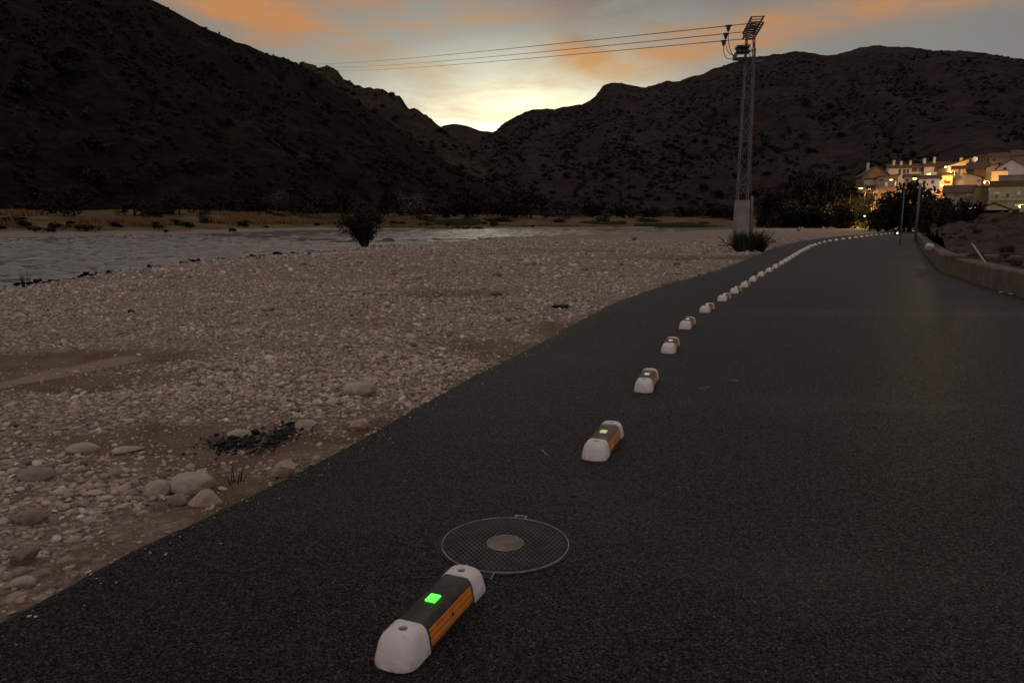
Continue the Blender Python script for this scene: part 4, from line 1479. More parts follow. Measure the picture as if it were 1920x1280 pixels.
# ---------------------------------------------------------------- plants
def crown_mesh(name, seed, n, leaf, clumps=14, flat=1.0, hollow=.35, narrow=.5):
    """unit crown (about radius 1, from z = 0 to 2) of leaf sized faces gathered in clumps"""
    r = np.random.RandomState(seed)
    c = r.normal(size=(clumps, 3)); c /= np.linalg.norm(c, axis=1)[:, None]
    c *= (r.uniform(hollow, .78, clumps))[:, None]
    c[:, 2] = c[:, 2] * flat
    cr = r.uniform(.22, .46, clumps)
    k = r.randint(0, clumps, n)
    d = r.normal(size=(n, 3)); d /= np.linalg.norm(d, axis=1)[:, None]
    p = c[k] + d * (cr[k] * r.uniform(.35, 1.08, n) ** .6)[:, None]
    p[:, 2] += 1.0
    a = r.normal(size=(n, 3)); a /= np.linalg.norm(a, axis=1)[:, None]
    b = np.cross(a, r.normal(size=(n, 3))); b /= np.linalg.norm(b, axis=1)[:, None]
    s = leaf * r.uniform(.6, 1.4, n)[:, None]
    V = np.stack([p - a * s, p + b * s * narrow, p + a * s, p - b * s * narrow], 1).reshape(-1, 3)
    T_ = np.arange(4 * n).reshape(n, 4)
    return mesh_np(name, V, T_, False)

def trunk_mesh(name, seed, h=1.0, n=5):
    r = random.Random(seed)
    mb = MB()
    mb.tube([(0, 0, -.15), (.02, .01, .4), (r.uniform(-.06, .06), r.uniform(-.06, .06), .95)], [.085, .06, .035], 7)
    for k in range(n):
        a = r.uniform(0, 6.28); z = r.uniform(.35, .9); q = r.uniform(.35, .7)
        mb.tube([(0, 0, z), (math.cos(a) * q * .5, math.sin(a) * q * .5, z + .35), (math.cos(a) * q, math.sin(a) * q, z + .75)], [.035, .022, .008], 5)
    return mb.mesh(name, True)

CRM = {}
for kind, mt in (('leaf_dark', 'leaf_dark'), ('leaf_mid', 'leaf_mid'), ('leaf_grey', 'leaf_grey'), ('leaf_lit', 'leaf_lit')):
    CRM[kind] = []
    for k in range(3):
        me = crown_mesh('crown', 100 + k + hash(kind) % 1 + len(CRM) * 7, 900, .085, 22)
        me.materials.append(M[mt])
        CRM[kind].append(me)
BIGCR = []
for k in range(3):
    me = crown_mesh('crown', 300 + k, 2600, .074, 34, 1.0, .25)
    me.materials.append(M['leaf_dark'])
    BIGCR.append(me)
TRK = []
for k in range(3):
    me = trunk_mesh('trunk', 50 + k)
    me.materials.append(M['trunk'])
    TRK.append(me)

def plant(name, cat, label, loc, w, h, kind, group=None, big=False, low=0.0):
    """trunk and crown; w = crown width, h = height"""
    t = thing(name, label, cat, loc, R.uniform(0, 6.28), group)
    c = link('crown', R.choice(BIGCR if big else CRM[kind]), None, t)
    ch = h * (1 - low)
    c.scale = (w / 2 * R.uniform(.95, 1.15), w / 2 * R.uniform(.9, 1.1), ch / 2 * 1.16)
    c.location = (0, 0, h * low - .20 * h)
    c.rotation_euler = (R.uniform(-.14, .14), R.uniform(-.14, .14), 0)
    k = link('trunk', R.choice(TRK), None, t)
    k.scale = (w / 2 * .8, w / 2 * .8, h * .5)
    return t

def ground_hit(px, depth):
    x = (px - CX) / F / math.cos(PITCH) * depth * .985
    z = float(ground_z(np.array([x]), np.array([depth]))[0])
    return Vector((x, depth, z))

def plant_px(name, cat, label, px, ytop, wpx, depth, kind, group=None, big=False, low=0.0, z=None):
    g = ground_hit(px, depth)
    if z is not None:
        g.z = z
    top = P(px, ytop, depth).z
    return plant(name, cat, label, g, wpx / F * depth * 1.15, max(.3, (top - g.z) * 1.05), kind, group, big, low)

# bush leaning over the water, many thin stems
bp = G(684, 460, -.15)
t = thing('river_bush', 'dark many stemmed bush standing alone at the water edge', 'bush', (bp.x, bp.y, -.22))
r = np.random.RandomState(4)
st = MB(); lv, lf = [], []
for k in range(70):
    a = r.uniform(0, 6.28); sp = r.uniform(.15, 1.8); hh = r.uniform(1.5, 2.85) * (1 - .12 * sp)
    lean = -.4
    end = Vector((math.cos(a) * sp + lean * hh * .35, math.sin(a) * sp, hh))
    midp = Vector((end.x * .35, end.y * .35, hh * .52))
    st.tube([(math.cos(a) * .22, math.sin(a) * .22, 0), midp, end], [.03, .02, .006], 4)
    for q in range(44):
        u = r.uniform(.28, 1.03)
        p = Vector((math.cos(a) * .22, math.sin(a) * .22, 0)) * (1 - u) ** 2 + midp * 2 * u * (1 - u) + end * u * u + Vector(r.normal(0, .13, 3))
        d = Vector(r.normal(size=3)); d.z = abs(d.z) * .6; d.normalize()
        e = d.cross(Vector(r.normal(size=3))).normalized()
        s_ = r.uniform(.07, .15)
        n = len(lv)
        lv += [p - d * s_, p + e * s_ * .35, p + d * s_, p - e * s_ * .35]; lf.append((n, n + 1, n + 2, n + 3))
st.build('stems', M['trunk'], t)
MB().add(lv, lf).build('crown', M['leaf_dark'], t)

# spiky green weed at the foot of the pylon
def weed(name, label, cat, loc, w, h, n, m_, seed, group=None, spread=1.0, parts=True):
    r = np.random.RandomState(seed)
    mb = MB()
    for k in range(n):
        a = r.uniform(0, 6.28); rr_ = math.sqrt(r.uniform(0, 1)) * w / 2 * .55
        b = Vector((math.cos(a) * rr_, math.sin(a) * rr_ * .8, 0))
        hh = h * r.uniform(.45, 1.05) * (1 - .35 * rr_ / (w / 2))
        e = b + Vector((math.cos(a) * w * .22 * spread * r.uniform(.2, 1.2) + r.normal(0, w * .03), math.sin(a) * w * .22 * spread * r.uniform(.2, 1.2), hh))
        m = (b + e) / 2 + Vector((0, 0, hh * .12))
        sw = r.uniform(.008, .018) * (h / .8) ** .5
        d = Vector((math.sin(a + 1), math.cos(a + 1), 0)) * sw
        mb.add([b - d, b + d, m + d * .8, m - d * .8, e], [(0, 1, 2, 3), (3, 2, 4)])
        for q in range(5):
            u = r.uniform(.25, 1)
            p = b.lerp(e, u) + Vector((0, 0, hh * .1 * math.sin(u * 3.1)))
            o = Vector(r.normal(size=3)); o.z = abs(o.z); o.normalize(); o *= r.uniform(.04, .10) * (h / .9)
            q2 = o.cross(Vector((0, 0, 1)))
            if q2.length < 1e-4:
                continue
            q2 = q2.normalized() * o.length * .16
            mb.add([p, p + o * .5 + q2, p + o, p + o * .5 - q2], [(0, 1, 2, 3)])
    o = mb.build(name, M[m_])
    o.location = loc
    return tag(o, label, cat, group)
g = G(1411, 472, -.05); g.y += .5
weed('shrub', 'dense spiky green shrub growing at the foot of the concrete pylon block', 'shrub', (g.x, g.y, -.1), 2.6, 1.2, 1100, 'leaf_shrub', 3, None, .85)
for i, (px, py, h, w, lab) in enumerate(((48, 527, .55, .35, 'thin twiggy plant at the near water edge on the far left'), (484, 482, .38, .3, 'small green sprout on the bank below the rosy water'), (580, 473, .5, .25, 'single thin dry stalk on the bank left of the bush'),
                                         (1190, 452, .5, .7, 'low dark tuft on the gravel bar in the middle distance'), (1452, 457, .35, .5, 'little pale tuft beside the green shrub at the asphalt edge'), (1497, 434, .5, .9, 'dark low weed on the far gravel beyond the pylon'), (442, 905, .12, .2, 'tiny withered weed between the stones by the asphalt'))):
    g = G(px, py, -.08)
    zz_ = float(ground_z(np.array([g.x]), np.array([g.y]))[0])
    weed('weed', lab, 'weed', (g.x, g.y, zz_), w, h, 14 if w < .4 else 40, 'leaf_grey' if i % 2 else 'leaf_dark', 20 + i)
# driftwood
g = G(1372, 462, -.05)
dw = MB().tube([g + Vector((0, 0, .03)), g + Vector((-.35, .1, .22)), g + Vector((-.8, .2, .62))], [.055, .045, .02], 6)
dw.tube([g + Vector((-.9, -.1, .05)), g + Vector((0, 0, .06)), g + Vector((.5, 0, .05))], [.03, .05, .04], 6)
tag(dw.build('driftwood', M['wood'], smooth=True), 'broken forked branch on the gravel left of the pylon block', 'driftwood')
for px, py, l, lab in ((1050, 579, .42, 'black flat scrap of debris on the cobbles near the middle'), (247, 582, .14, 'dark lump of debris far out on the left cobbles'), (935, 552, .4, 'dark edged flat rock slab on the far cobbles')):
    g = G(px, py, -.06)
    lump('dark_scrap', Vector((g.x, g.y, float(ground_z(np.array([g.x]), np.array([g.y]))[0]) - .01)), l * .5, l * .3, .05, 'black' if px != 935 else 'wall_stone', int(px), lab, 'debris')

# dark rocks of the weir across the river
WR = [mesh_np('weir_rock', *rock_shape(2, 700 + k)) for k in range(4)]
M['wet'] = mat('wet_rock', (.03, .026, .022), (.055, .046, .038), 5, .5, .4, 20)
for w in WR:
    w.materials.append(M['wet'])
for k in range(62):
    u = (k + R.uniform(-.4, .4)) / 61
    pxw = 335 + u * 635
    yw = np.interp(pxw, [p[0] for p in WEIR], [p[1] for p in WEIR]) + R.gauss(0, .7)
    g = G(pxw, yw, ZW)
    o = link('weir_rock', WR[k % 4], None)
    s_ = R.uniform(.30, .62)
    o.location = (g.x, g.y, ZW - .02); o.scale = (s_ * R.uniform(1, 2.0), s_, s_ * R.uniform(.28, .5)); o.rotation_euler = (0, 0, R.uniform(-.5, .5))
    tag(o, 'dark wet rock in the low weir line across the river', 'rock', 'weir rocks in the river')

# hillside scrub: the largest as single shrubs, the rest as one mass
SHR = []
for k in range(4):
    me = crown_mesh('hillside_shrub', 500 + k, 170, .20, 7, .6, .2)
    me.materials.append(M['leaf_mid'])
    SHR.append(me)
def put_shrub(pos, n, pr, tr, smin, smax, label, group, seed):
    r = random.Random(seed)
    for k in range(n):
        px, t = r.uniform(*pr), r.uniform(*tr)
        x, y, z = [float(q[0]) for q in pos(np.array([px]), np.array([t]))]
        s_ = r.uniform(smin, smax)
        o = link('hillside_shrub', SHR[r.randrange(4)])
        o.location = (x, y, z - .35 * s_); o.scale = (s_, s_, s_ * r.uniform(.55, .9)); o.rotation_euler = (0, 0, r.uniform(0, 6.28))
        tag(o, label, 'shrub', group)
put_shrub(pos_a, 80, (-60, 900), (.05, .97), .8, 3.8, 'dark round shrub dotted on the steep left hillside', 'shrubs on the left hillside', 1)
put_shrub(pos_b, 40, (560, 900), (.35, 1.0), 1.6, 3.6, 'dark shrub on the rocky ridge left of the notch', 'shrubs on the ridge behind', 2)
put_shrub(pos_d, 55, (950, 1600), (.05, .45), 1.6, 4.2, 'dark shrub on the reddish cliff foot of the mountain', 'shrubs on the mountain foot', 3)
sv, sf = [], []
base = 0
r = np.random.RandomState(8)
LOW = [(np.array([v.co[:] for v in m.vertices]), np.array([p.vertices[:] for p in m.polygons])) for m in [crown_mesh('x', 600 + k, 22, .42, 4, .6, .2, .7) for k in range(5)]]
for pos, n, pr, tr, sm in ((pos_a, 7000, (-300, 1000), (.02, 1.0), 1.0), (pos_b, 1500, (540, 1000), (.2, 1.0), 1.2), (pos_d, 7500, (900, 2000), (.02, .99), 1.5)):
    px = r.uniform(*pr, n); t = r.uniform(*tr, n)
    cl = fbm(px * .02, t * 9, 4, 15)
    k_ = cl > -.02
    px, t = px[k_], t[k_]
    x, y, z = pos(px, t)
    s_ = np.minimum(sm * np.exp(r.normal(-.35, .45, len(px))), sm * np.where(t > .8, .9, 1.7))
    wh = r.randint(0, 5, len(px))
    for w in range(5):
        ix = np.where(wh == w)[0]
        v, f = LOW[w]
        q = v[None] * s_[ix][:, None, None] * np.array([1, 1, .75]) + np.stack([x[ix], y[ix], z[ix] - .4 * s_[ix]], 1)[:, None]
        sv.append(q.reshape(-1, 3)); sf.append((f[None] + (np.arange(len(ix)) * len(v))[:, None, None] + base).reshape(-1, 4)); base += len(ix) * len(v)
scrub = link('scrub', mesh_np('scrub', np.concatenate(sv), np.concatenate(sf), False), M['leaf_scrub'])
tag(scrub, 'low dark scrub covering the hillsides', kind='stuff')

# trees and bushes along the far bank and the foot of the hills
BANK = [
    (30, 404, 70, 98, 'leaf_dark', 'low black bush on the far bank at the left margin'), (150, 352, 62, 118, 'leaf_dark', 'rounded dark tree on the far bank, the leftmost tall one'), (80, 378, 80, 122, 'leaf_dark', None),
    (262, 372, 70, 130, 'leaf_dark', None), (345, 362, 70, 140, 'leaf_dark', None), (390, 392, 26, 118, 'leaf_mid', 'short dark bush in front of the dry grass'), (300, 382, 40, 126, 'leaf_dark', None), (425, 362, 80, 150, 'leaf_dark', None),
    (480, 370, 70, 155, 'leaf_dark', None), (528, 352, 60, 165, 'leaf_grey', 'pale bare grey tree before the hill foot'), (570, 383, 70, 168, 'leaf_mid', None), (600, 362, 70, 175, 'leaf_dark', None), (645, 350, 60, 185, 'leaf_dark', None),
    (690, 378, 60, 180, 'leaf_mid', None), (700, 385, 50, 150, 'leaf_mid', 'greenish bush right behind the dark river bush'), (738, 345, 38, 190, 'leaf_dark', 'narrow dark upright tree near the middle of the far bank'), (775, 360, 78, 195, 'leaf_grey', 'broad grey brown tree beside the narrow dark one'),
    (835, 372, 52, 185, 'leaf_dark', 'dark low tree right of the broad grey one'), (880, 352, 70, 215, 'leaf_dark', None), (800, 402, 52, 165, 'leaf_mid', 'olive green bush at the far water edge'), (925, 366, 60, 225, 'leaf_mid', None), (995, 346, 86, 215, 'leaf_dark', 'big round dark tree at the foot of the notch'),
    (960, 372, 60, 235, 'leaf_dark', None), (1060, 362, 70, 250, 'leaf_grey', None), (1050, 405, 40, 185, 'leaf_mid', None), (1110, 372, 60, 260, 'leaf_dark', None), (1165, 378, 70, 270, 'leaf_dark', None), (1220, 385, 60, 280, 'leaf_dark', None), (1280, 384, 70, 280, 'leaf_dark', None),
    (1340, 378, 76, 265, 'leaf_dark', None), (1370, 390, 60, 240, 'leaf_dark', None), (940, 404, 60, 180, 'leaf_mid', None), (880, 404, 40, 175, 'leaf_grey', None), (530, 396, 40, 150, 'leaf_mid', None), (690, 402, 40, 152, 'leaf_mid', None), (1130, 402, 40, 200, 'leaf_mid', None), (1210, 406, 50, 205, 'leaf_mid', None)]
ORDINAL = ['first', 'second', 'third', 'fourth', 'fifth', 'sixth', 'seventh', 'eighth', 'ninth', 'tenth', 'eleventh', 'twelfth', 'thirteenth', 'fourteenth', 'fifteenth', 'sixteenth', 'seventeenth', 'eighteenth', 'nineteenth', 'twentieth']
BANK.sort(key=lambda q: q[0])
count = {}
for px, yt, w, dep, kind, lab in BANK:
    d_ = dep
    z0 = ground_hit(px, d_).z
    if lab is None:
        base_ = {'leaf_dark': 'dark leafy tree of the hill foot belt', 'leaf_mid': 'low olive bush on the far bank', 'leaf_grey': 'greyish thin bush on the far bank'}[kind]
        lab = '%s, %s of them from the left' % (base_, ORDINAL[count.get(kind, 0)])
        count[kind] = count.get(kind, 0) + 1
        grp = 'belt of trees along the far bank'
    else:
        grp = None
    plant_px('bank_tree' if yt < 380 else 'bank_bush', 'tree' if yt < 380 else 'bush', lab, px, yt, w, d_, kind, grp)
# small dark tufts on the far gravel
for k in range(46):
    px = R.uniform(-40, 1000)
    dep = float(T(px, BK_X, BK_Y)) + R.uniform(2, 20)
    g = ground_hit(px, dep)
    s_ = R.uniform(.5, 1.3)
    o = link('tuft', SHR[k % 4]); o.location = (g.x, g.y, g.z - .2 * s_); o.scale = (s_, s_, s_ * .6)
    tag(o, 'small dark tuft dotted on the far gravel bank', 'tuft', 'tufts on the far bank')
# grasses
def blades(name, n, m_, label, sampler, h0, h1, w, seed):
    r = np.random.RandomState(seed)
    x, y = sampler(r, n)
    z = ground_z(x, y) - .03
    a = r.uniform(0, 6.28, n); h = r.uniform(h0, h1, n); ww = w * r.uniform(.6, 1.4, n)
    lean = r.normal(0, .3, (n, 2)) * h[:, None]
    b = np.stack([x, y, z], 1)
    dx = np.stack([np.cos(a) * ww, np.sin(a) * ww, 0 * a], 1)
    tip = b + np.stack([lean[:, 0], lean[:, 1], h], 1)
    V = np.stack([b - dx, b + dx, tip], 1).reshape(-1, 3)
    o = link(name, mesh_np(name, V, np.arange(3 * n).reshape(n, 3), False), M[m_])
    return tag(o, label, kind='stuff')
def bank_sampler(x0, x1, d0_, d1_, thr, seed):
    def f(r, n):
        px = r.uniform(x0, x1, n * 4)
        dep = T(px, BK_X, BK_Y) + r.uniform(d0_, d1_, n * 4)
        x = (px - CX) / F * dep / math.cos(PITCH)
        edge = np.minimum(px - x0, x1 - px) / (x1 - x0)
        k = fbm(x * .09, dep * .09, 4, seed) > thr + .35 * (1 - sstep(0, .3, edge))
        return x[k][:n] if k.sum() >= n else np.resize(x[k], n), dep[k][:n] if k.sum() >= n else np.resize(dep[k], n)
    return f
blades('dry_grass', 26000, 'dry', 'dry yellow grass on the far bank at the hill foot', bank_sampler(-120, 1000, 16, 52, .0, 61), .35, 1.0, .10, 1)
blades('dry_grass', 9000, 'dry', 'sparse withered grass along the far gravel bank', bank_sampler(-120, 1500, 4, 20, .10, 62), .2, .6, .08, 2)
blades('green_grass', 15000, 'grass', 'strip of green grass along the far water edge', bank_sampler(1000, 1370, 1, 42, -.02, 63), .2, .75, .10, 3)
blades('green_grass', 7000, 'grass', 'patches of green reeds on the far bank', bank_sampler(480, 1000, 3, 40, .08, 64), .3, 1.0, .10, 4)

# trees right of the pylon and before the village
RIGHT = [(1452, 338, 70, 150, 'dark bushy tree right behind the pylon'), (1492, 322, 88, 160, 'tall dark tree, second right of the pylon'), (1540, 316, 98, 165, 'tallest dark tree between pylon and village'), (1586, 330, 76, 150, 'dark tree left of the orange lit leaves'),
         (1475, 372, 70, 138, 'lower dark bush in front of the tall trees'), (1530, 372, 80, 135, 'broad low dark bush at the far edge of the gravel'), (1578, 380, 70, 130, 'dark low bush nearest the orange lit leaves'), (1430, 385, 50, 170, 'small dark bush left of the tree group'),
         (1655, 352, 72, 98, 'black rounded tree below the village, left half'), (1700, 335, 90, 96, 'large black tree below the bright street lamp'), (1738, 352, 70, 88, 'black tree right of the two bare posts'), (1640, 390, 60, 105, 'dark bush at the end of the road')]
for px, yt, w, dep, lab in RIGHT:
    z0 = 0.0 if px < 1640 else .3
    plant_px('dark_tree', 'tree', lab, px, yt, w, dep, 'leaf_dark', None, True, .0, z0 - .2)
plant_px('leafy_tree', 'tree', 'thin tree with lit leaves against the orange lamplight', 1612, 352, 36, 128, 'leaf_lit', z=-.1)
for px, yt, w, dep, kind, lab in ((1775, 365, 56, 48, 'leaf_dark', 'dark shrubby tree with pale leaf glints behind the wall'), (1805, 358, 50, 52, 'leaf_dark', 'dark tree left of the shed'), (1752, 400, 50, 46, 'leaf_dark', 'black bush just behind the wall end'),
                            (1790, 428, 46, 38, 'leaf_mid', 'low weedy bush on the earth behind the wall'), (1760, 436, 36, 40, 'leaf_mid', 'small weedy bush beside the white bag')):
    g = P(px, 440, dep)
    z0 = terr_z(g.x, g.y)
    plant_px('shrub', 'shrub', lab, px, yt, w, dep, kind, None, kind == 'leaf_dark', 0, z0 - .1)

# ---------------------------------------------------------------- village on the slope
def house(label, x0, x1, yb, ye, D, dd, wall, roof='flat', ypk=None, roofm='roof', wins=(), yaw=0.0, below=3.5, chim=(), over=.35, par=.0, name='house'):
    """front wall between photo columns x0, x1, eaves at row ye, foot at row yb, D metres away; wins = (x0, x1, y0, y1, kind)"""
    xc = (x0 + x1) / 2
    c = P(xc, yb, D)
    az = math.atan2(c.x, c.y)
    dist_ = math.hypot(c.x, c.y)
    k = dist_ / F / math.sqrt(1 + ((xc - CX) / F) ** 2) * (1 + ((xc - CX) / F) ** 2) ** .5
    k = D / F / math.cos(az)                      # metres per pixel across the line of sight
    kx = k * math.cos(az) ** 1 * 1.0
    kx = D / F * 1.0 * math.cos(az) * 1.0 + 0 if False else D / F
    w = (x1 - x0) * kx * math.cos(az)
    kz = D / F
    H = (yb - ye) * kz
    t = thing(name, label, 'house', (c.x, c.y, c.z), -az + yaw)
    MB().box((-w / 2, 0, -below), (w / 2, dd, H)).build('wall', M[wall], t)
    rm = M[roofm]
    rf = None
    if roof == 'flat':
        rb = MB()
        if par:
            rb.box((-w / 2 - .06, -.06, H), (w / 2 + .06, dd + .06, H + par))
        else:
            rb.box((-w / 2 - .1, -.1, H), (w / 2 + .1, dd + .1, H + .18))
        rf = rb.build('roof', rm, t)
    else:
        hp = max(.6, (ye - ypk) * kz)
        o = over
        if roof == 'side':                          # eaves face the viewer
            q = [(-w / 2 - o, -o, H - o * hp / (dd / 2)), (w / 2 + o, -o, H - o * hp / (dd / 2)), (w / 2 + o, dd / 2, H + hp), (-w / 2 - o, dd / 2, H + hp), (w / 2 + o, dd + o, H - o * hp / (dd / 2)), (-w / 2 - o, dd + o, H - o * hp / (dd / 2))]
            tri = [[(-w / 2, 0, H), (-w / 2, dd, H), (-w / 2, dd / 2, H + hp)], [(w / 2, dd, H), (w / 2, 0, H), (w / 2, dd / 2, H + hp)]]
            slabs = [(0, 1, 2, 3), (3, 2, 4, 5)]
        elif roof == 'gable':
            q = [(-w / 2 - o, -o, H - o * hp / (w / 2)), (0, -o, H + hp), (0, dd + o, H + hp), (-w / 2 - o, dd + o, H - o * hp / (w / 2)), (w / 2 + o, -o, H - o * hp / (w / 2)), (w / 2 + o, dd + o, H - o * hp / (w / 2))]
            tri = [[(-w / 2, 0, H), (w / 2, 0, H), (0, 0, H + hp)], [(w / 2, dd, H), (-w / 2, dd, H), (0, dd, H + hp)]]
            slabs = [(0, 3, 2, 1), (1, 2, 5, 4)]
        elif roof in ('shed_l', 'shed_r'):          # single pitch, high on the left or right
            hl, hr = (hp, 0) if roof == 'shed_l' else (0, hp)
            q = [(-w / 2 - o, -o, H + hl), (w / 2 + o, -o, H + hr), (w / 2 + o, dd + o, H + hr), (-w / 2 - o, dd + o, H + hl)]
            slabs = [(0, 1, 2, 3)]
            tri = [[(-w / 2, 0, H), (w / 2, 0, H), (-w / 2 if hl else w / 2, 0, H + hp)], [(-w / 2, dd, H), (w / 2, dd, H), (-w / 2 if hl else w / 2, dd, H + hp)],
                   [(-w / 2 if hl else w / 2, 0, H), (-w / 2 if hl else w / 2, dd, H), (-w / 2 if hl else w / 2, dd, H + hp)], [(-w / 2 if hl else w / 2, 0, H), (-w / 2 if hl else w / 2, dd, H + hp), (-w / 2 if hl else w / 2, 0, H + hp)]]
        if roof in ('side', 'gable'):
            for tr in tri:
                MB().add(tr, [(0, 1, 2)]).build('gable_wall', M[wall], t)
        else:
            xs_ = -w / 2 if roof == 'shed_l' else w / 2
            MB().add([(-w / 2, 0, H), (w / 2, 0, H), (xs_, 0, H + hp), (-w / 2, dd, H), (w / 2, dd, H), (xs_, dd, H + hp)],
                     [(0, 1, 2), (4, 3, 5), (0, 2, 5, 3), (1, 4, 5, 2)]).build('gable_wall', M[wall], t)
        rb = MB()
        th = .16
        for s_ in slabs:
            lo_ = [Vector(q[i]) + Vector((0, 0, .02)) for i in s_]
            hi_ = [v + Vector((0, 0, th)) for v in lo_]
            rb.add(lo_ + hi_, [(3, 2, 1, 0), (4, 5, 6, 7), (0, 1, 5, 4), (1, 2, 6, 5), (2, 3, 7, 6), (3, 0, 4, 7)])
        rf = rb.build('roof', rm, t)
    for (a, b, y0, y1, kind) in wins:
        xa, xb = (a - xc) * kx * math.cos(az), (b - xc) * kx * math.cos(az)
        zb, zt = (yb - y1) * kz, (yb - y0) * kz
        nm = 'door' if kind == 'door' else ('balcony' if kind == 'balcony' else 'window')
        if kind == 'balcony':
            bal = MB().box((xa, -.9, zb), (xb, -.01, zb + .16))
            b_ = bal.build('balcony', M['grey_plaster'], t)
            MB().box((xa, -.9, zb + .17), (xb, -.84, zt)).box((xa, -.83, zb + .17), (xa + .06, -.02, zt)).box((xb - .06, -.83, zb + .17), (xb, -.02, zt)).build('railing', M[wall], b_)
            continue
        fr = MB()
        e = .07
        fr.box((xa - e, -.07, zb - e), (xb + e, -.01, zb)).box((xa - e, -.07, zt), (xb + e, -.01, zt + e)).box((xa - e, -.06, zb), (xa, -.01, zt)).box((xb, -.06, zb), (xb + e, -.01, zt))
        f_ = fr.build(nm, M['frame'], t)
        m_ = {'door': 'door', 'win': 'glass', 'lit': 'warm_lamp', 'shut': 'door', 'blind': 'white_plaster'}[kind]
        MB().box((xa + .005, -.035, zb + .005), (xb - .005, -.012, zt - .005)).build('door_leaf' if kind == 'door' else 'pane', M[m_], f_)
    for cx_, ch_ in chim:
        xa = (cx_ - xc) * kx * math.cos(az)
        y_ = dd * .35
        zr = H + (.2 if roof == 'flat' else (ye - ypk) * kz * .7)
        cb = MB().box((xa - .28, y_ - .28, zr - .5), (xa + .28, y_ + .28, zr + ch_))
        cm = cb.build('chimney', M['white_plaster'], rf)
        MB().box((xa - .38, y_ - .38, zr + ch_ + .004), (xa + .38, y_ + .38, zr + ch_ + .12)).build('chimney_cap', M['roof'], cm)
    return t

# back row: long terrace of houses with brown doors and chimneys
house('long terraced row of pale houses with brown doors and chimneys at the back', 1665, 1732, 336, 316, 205, 8, 'white_plaster', 'side', 308, wins=[(1670, 1676, 322, 332, 'blind'), (1692, 1697, 318, 326, 'win'), (1699, 1703, 318, 326, 'win'), (1708, 1718, 315, 323, 'door'), (1720, 1730, 315, 323, 'door'), (1684, 1688, 318, 327, 'win')],
      chim=[(1676, 1.5), (1690, 1.2), (1707, 1.3), (1731, 1.6)], yaw=.12)
house('right half of the terraced row with dark red garage doors', 1732, 1782, 334, 313, 200, 8, 'white_plaster', 'side', 304, wins=[(1735, 1747, 314, 322, 'blind'), (1750, 1762, 313, 323, 'door'), (1766, 1775, 314, 324, 'win'), (1736, 1744, 325, 331, 'win')], chim=[(1751, 1.7), (1733, 1.4)], yaw=.10)
house('brown roofed house with a broad gable at the left end of the village', 1617, 1666, 343, 329, 178, 11, 'brick', 'gable', 313, wins=[(1636, 1641, 333, 339, 'win')], chim=[(1630, 1.6)], yaw=.15)
house('white house with a balcony strip below the gabled house', 1619, 1641, 362, 338, 165, 7, 'white_plaster', 'flat', par=.3, wins=[(1621, 1640, 343, 349, 'balcony'), (1624, 1629, 351, 358, 'win'), (1633, 1637, 351, 358, 'win')], below=6)
house('brown house with one dark window between two street lamps', 1642, 1682, 352, 334, 160, 8, 'brick', 'shed_r', 330, wins=[(1648, 1656, 335, 341, 'win'), (1659, 1664, 342, 349, 'blind')], below=6)
house('small lit orange house below the gabled one', 1617, 1640, 392, 364, 150, 7, 'ochre', 'side', 357, wins=[(1621, 1626, 370, 377, 'win'), (1632, 1636, 369, 380, 'door')], below=4)
house('low house with an orange front beside the brightest lamp', 1694, 1720, 346, 332, 165, 7, 'ochre', 'side', 327, wins=[(1698, 1703, 335, 341, 'win')], below=6)
house('tan house with sloping roof right of the brightest lamp', 1722, 1760, 352, 336, 160, 8, 'plaster', 'side', 329, wins=[(1730, 1735, 339, 345, 'win'), (1745, 1750, 339, 345, 'win')], below=6)
house('yellow gable ended house at the top of the lit lane', 1775, 1814, 330, 313, 190, 9, 'ochre', 'shed_r', 300, wins=[], chim=[(1806, 1.0)], yaw=.25)
house('cream house with a dark shuttered window over the lane', 1784, 1808, 344, 318, 172, 7, 'plaster', 'side', 312, wins=[(1799, 1804, 319, 326, 'blind'), (1796, 1798, 318, 326, 'win'), (1774 + 12, 1790, 334, 339, 'win')], below=6)
house('narrow ochre house with a little square window', 1758, 1784, 352, 330, 168, 6, 'ochre', 'side', 325, wins=[(1762, 1766, 333, 337, 'win'), (1772, 1780, 335, 340, 'balcony')], below=6)
house('big dark house with a broad roof in the middle of the village', 1812, 1852, 336, 318, 175, 10, 'brick', 'side', 305, wins=[], below=5)
house('tan house with a low dark roof facing the lamp', 1806, 1838, 352, 334, 158, 7, 'ochre', 'shed_l', 326, wins=[(1837 - 6, 1836, 338, 342, 'win')], below=5)
house('pale corner house with a big blank gable under the ridge', 1868, 1920, 334, 315, 150, 10, 'white_plaster', 'gable', 301, wins=[(1880, 1885, 315, 320, 'win')], yaw=-.05, below=6)
house('orange lit blank side block joined to the pale gabled house', 1857, 1887, 350, 322, 142, 7, 'plaster', 'flat', par=.25, below=6)
house('ochre house lit from the lane left of the pale gabled house', 1846, 1868, 348, 316, 158, 9, 'ochre', 'shed_r', 308, below=6)
house('dark roofed house high at the right margin of the village', 1854, 1905, 306, 296, 185, 10, 'brick', 'side', 286, below=8, wins=[(1858, 1868, 297, 302, 'win')])
house('dark hip of a house on the upper right margin', 1896, 1950, 310, 292, 172, 11, 'brick', 'side', 280, below=8)
house('long grey apartment block with a terrace wall and windows', 1850, 1935, 402, 352, 112, 11, 'grey_plaster', 'flat', par=.9, wins=[(1862, 1868, 365, 373, 'win'), (1861, 1870, 361, 365, 'blind'), (1882, 1888, 364, 375, 'win'), (1903, 1909, 361, 366, 'blind'), (1852, 1918, 372, 377, 'balcony'), (1880, 1888, 383, 387, 'win'), (1901, 1909, 383, 387, 'win')], below=6)
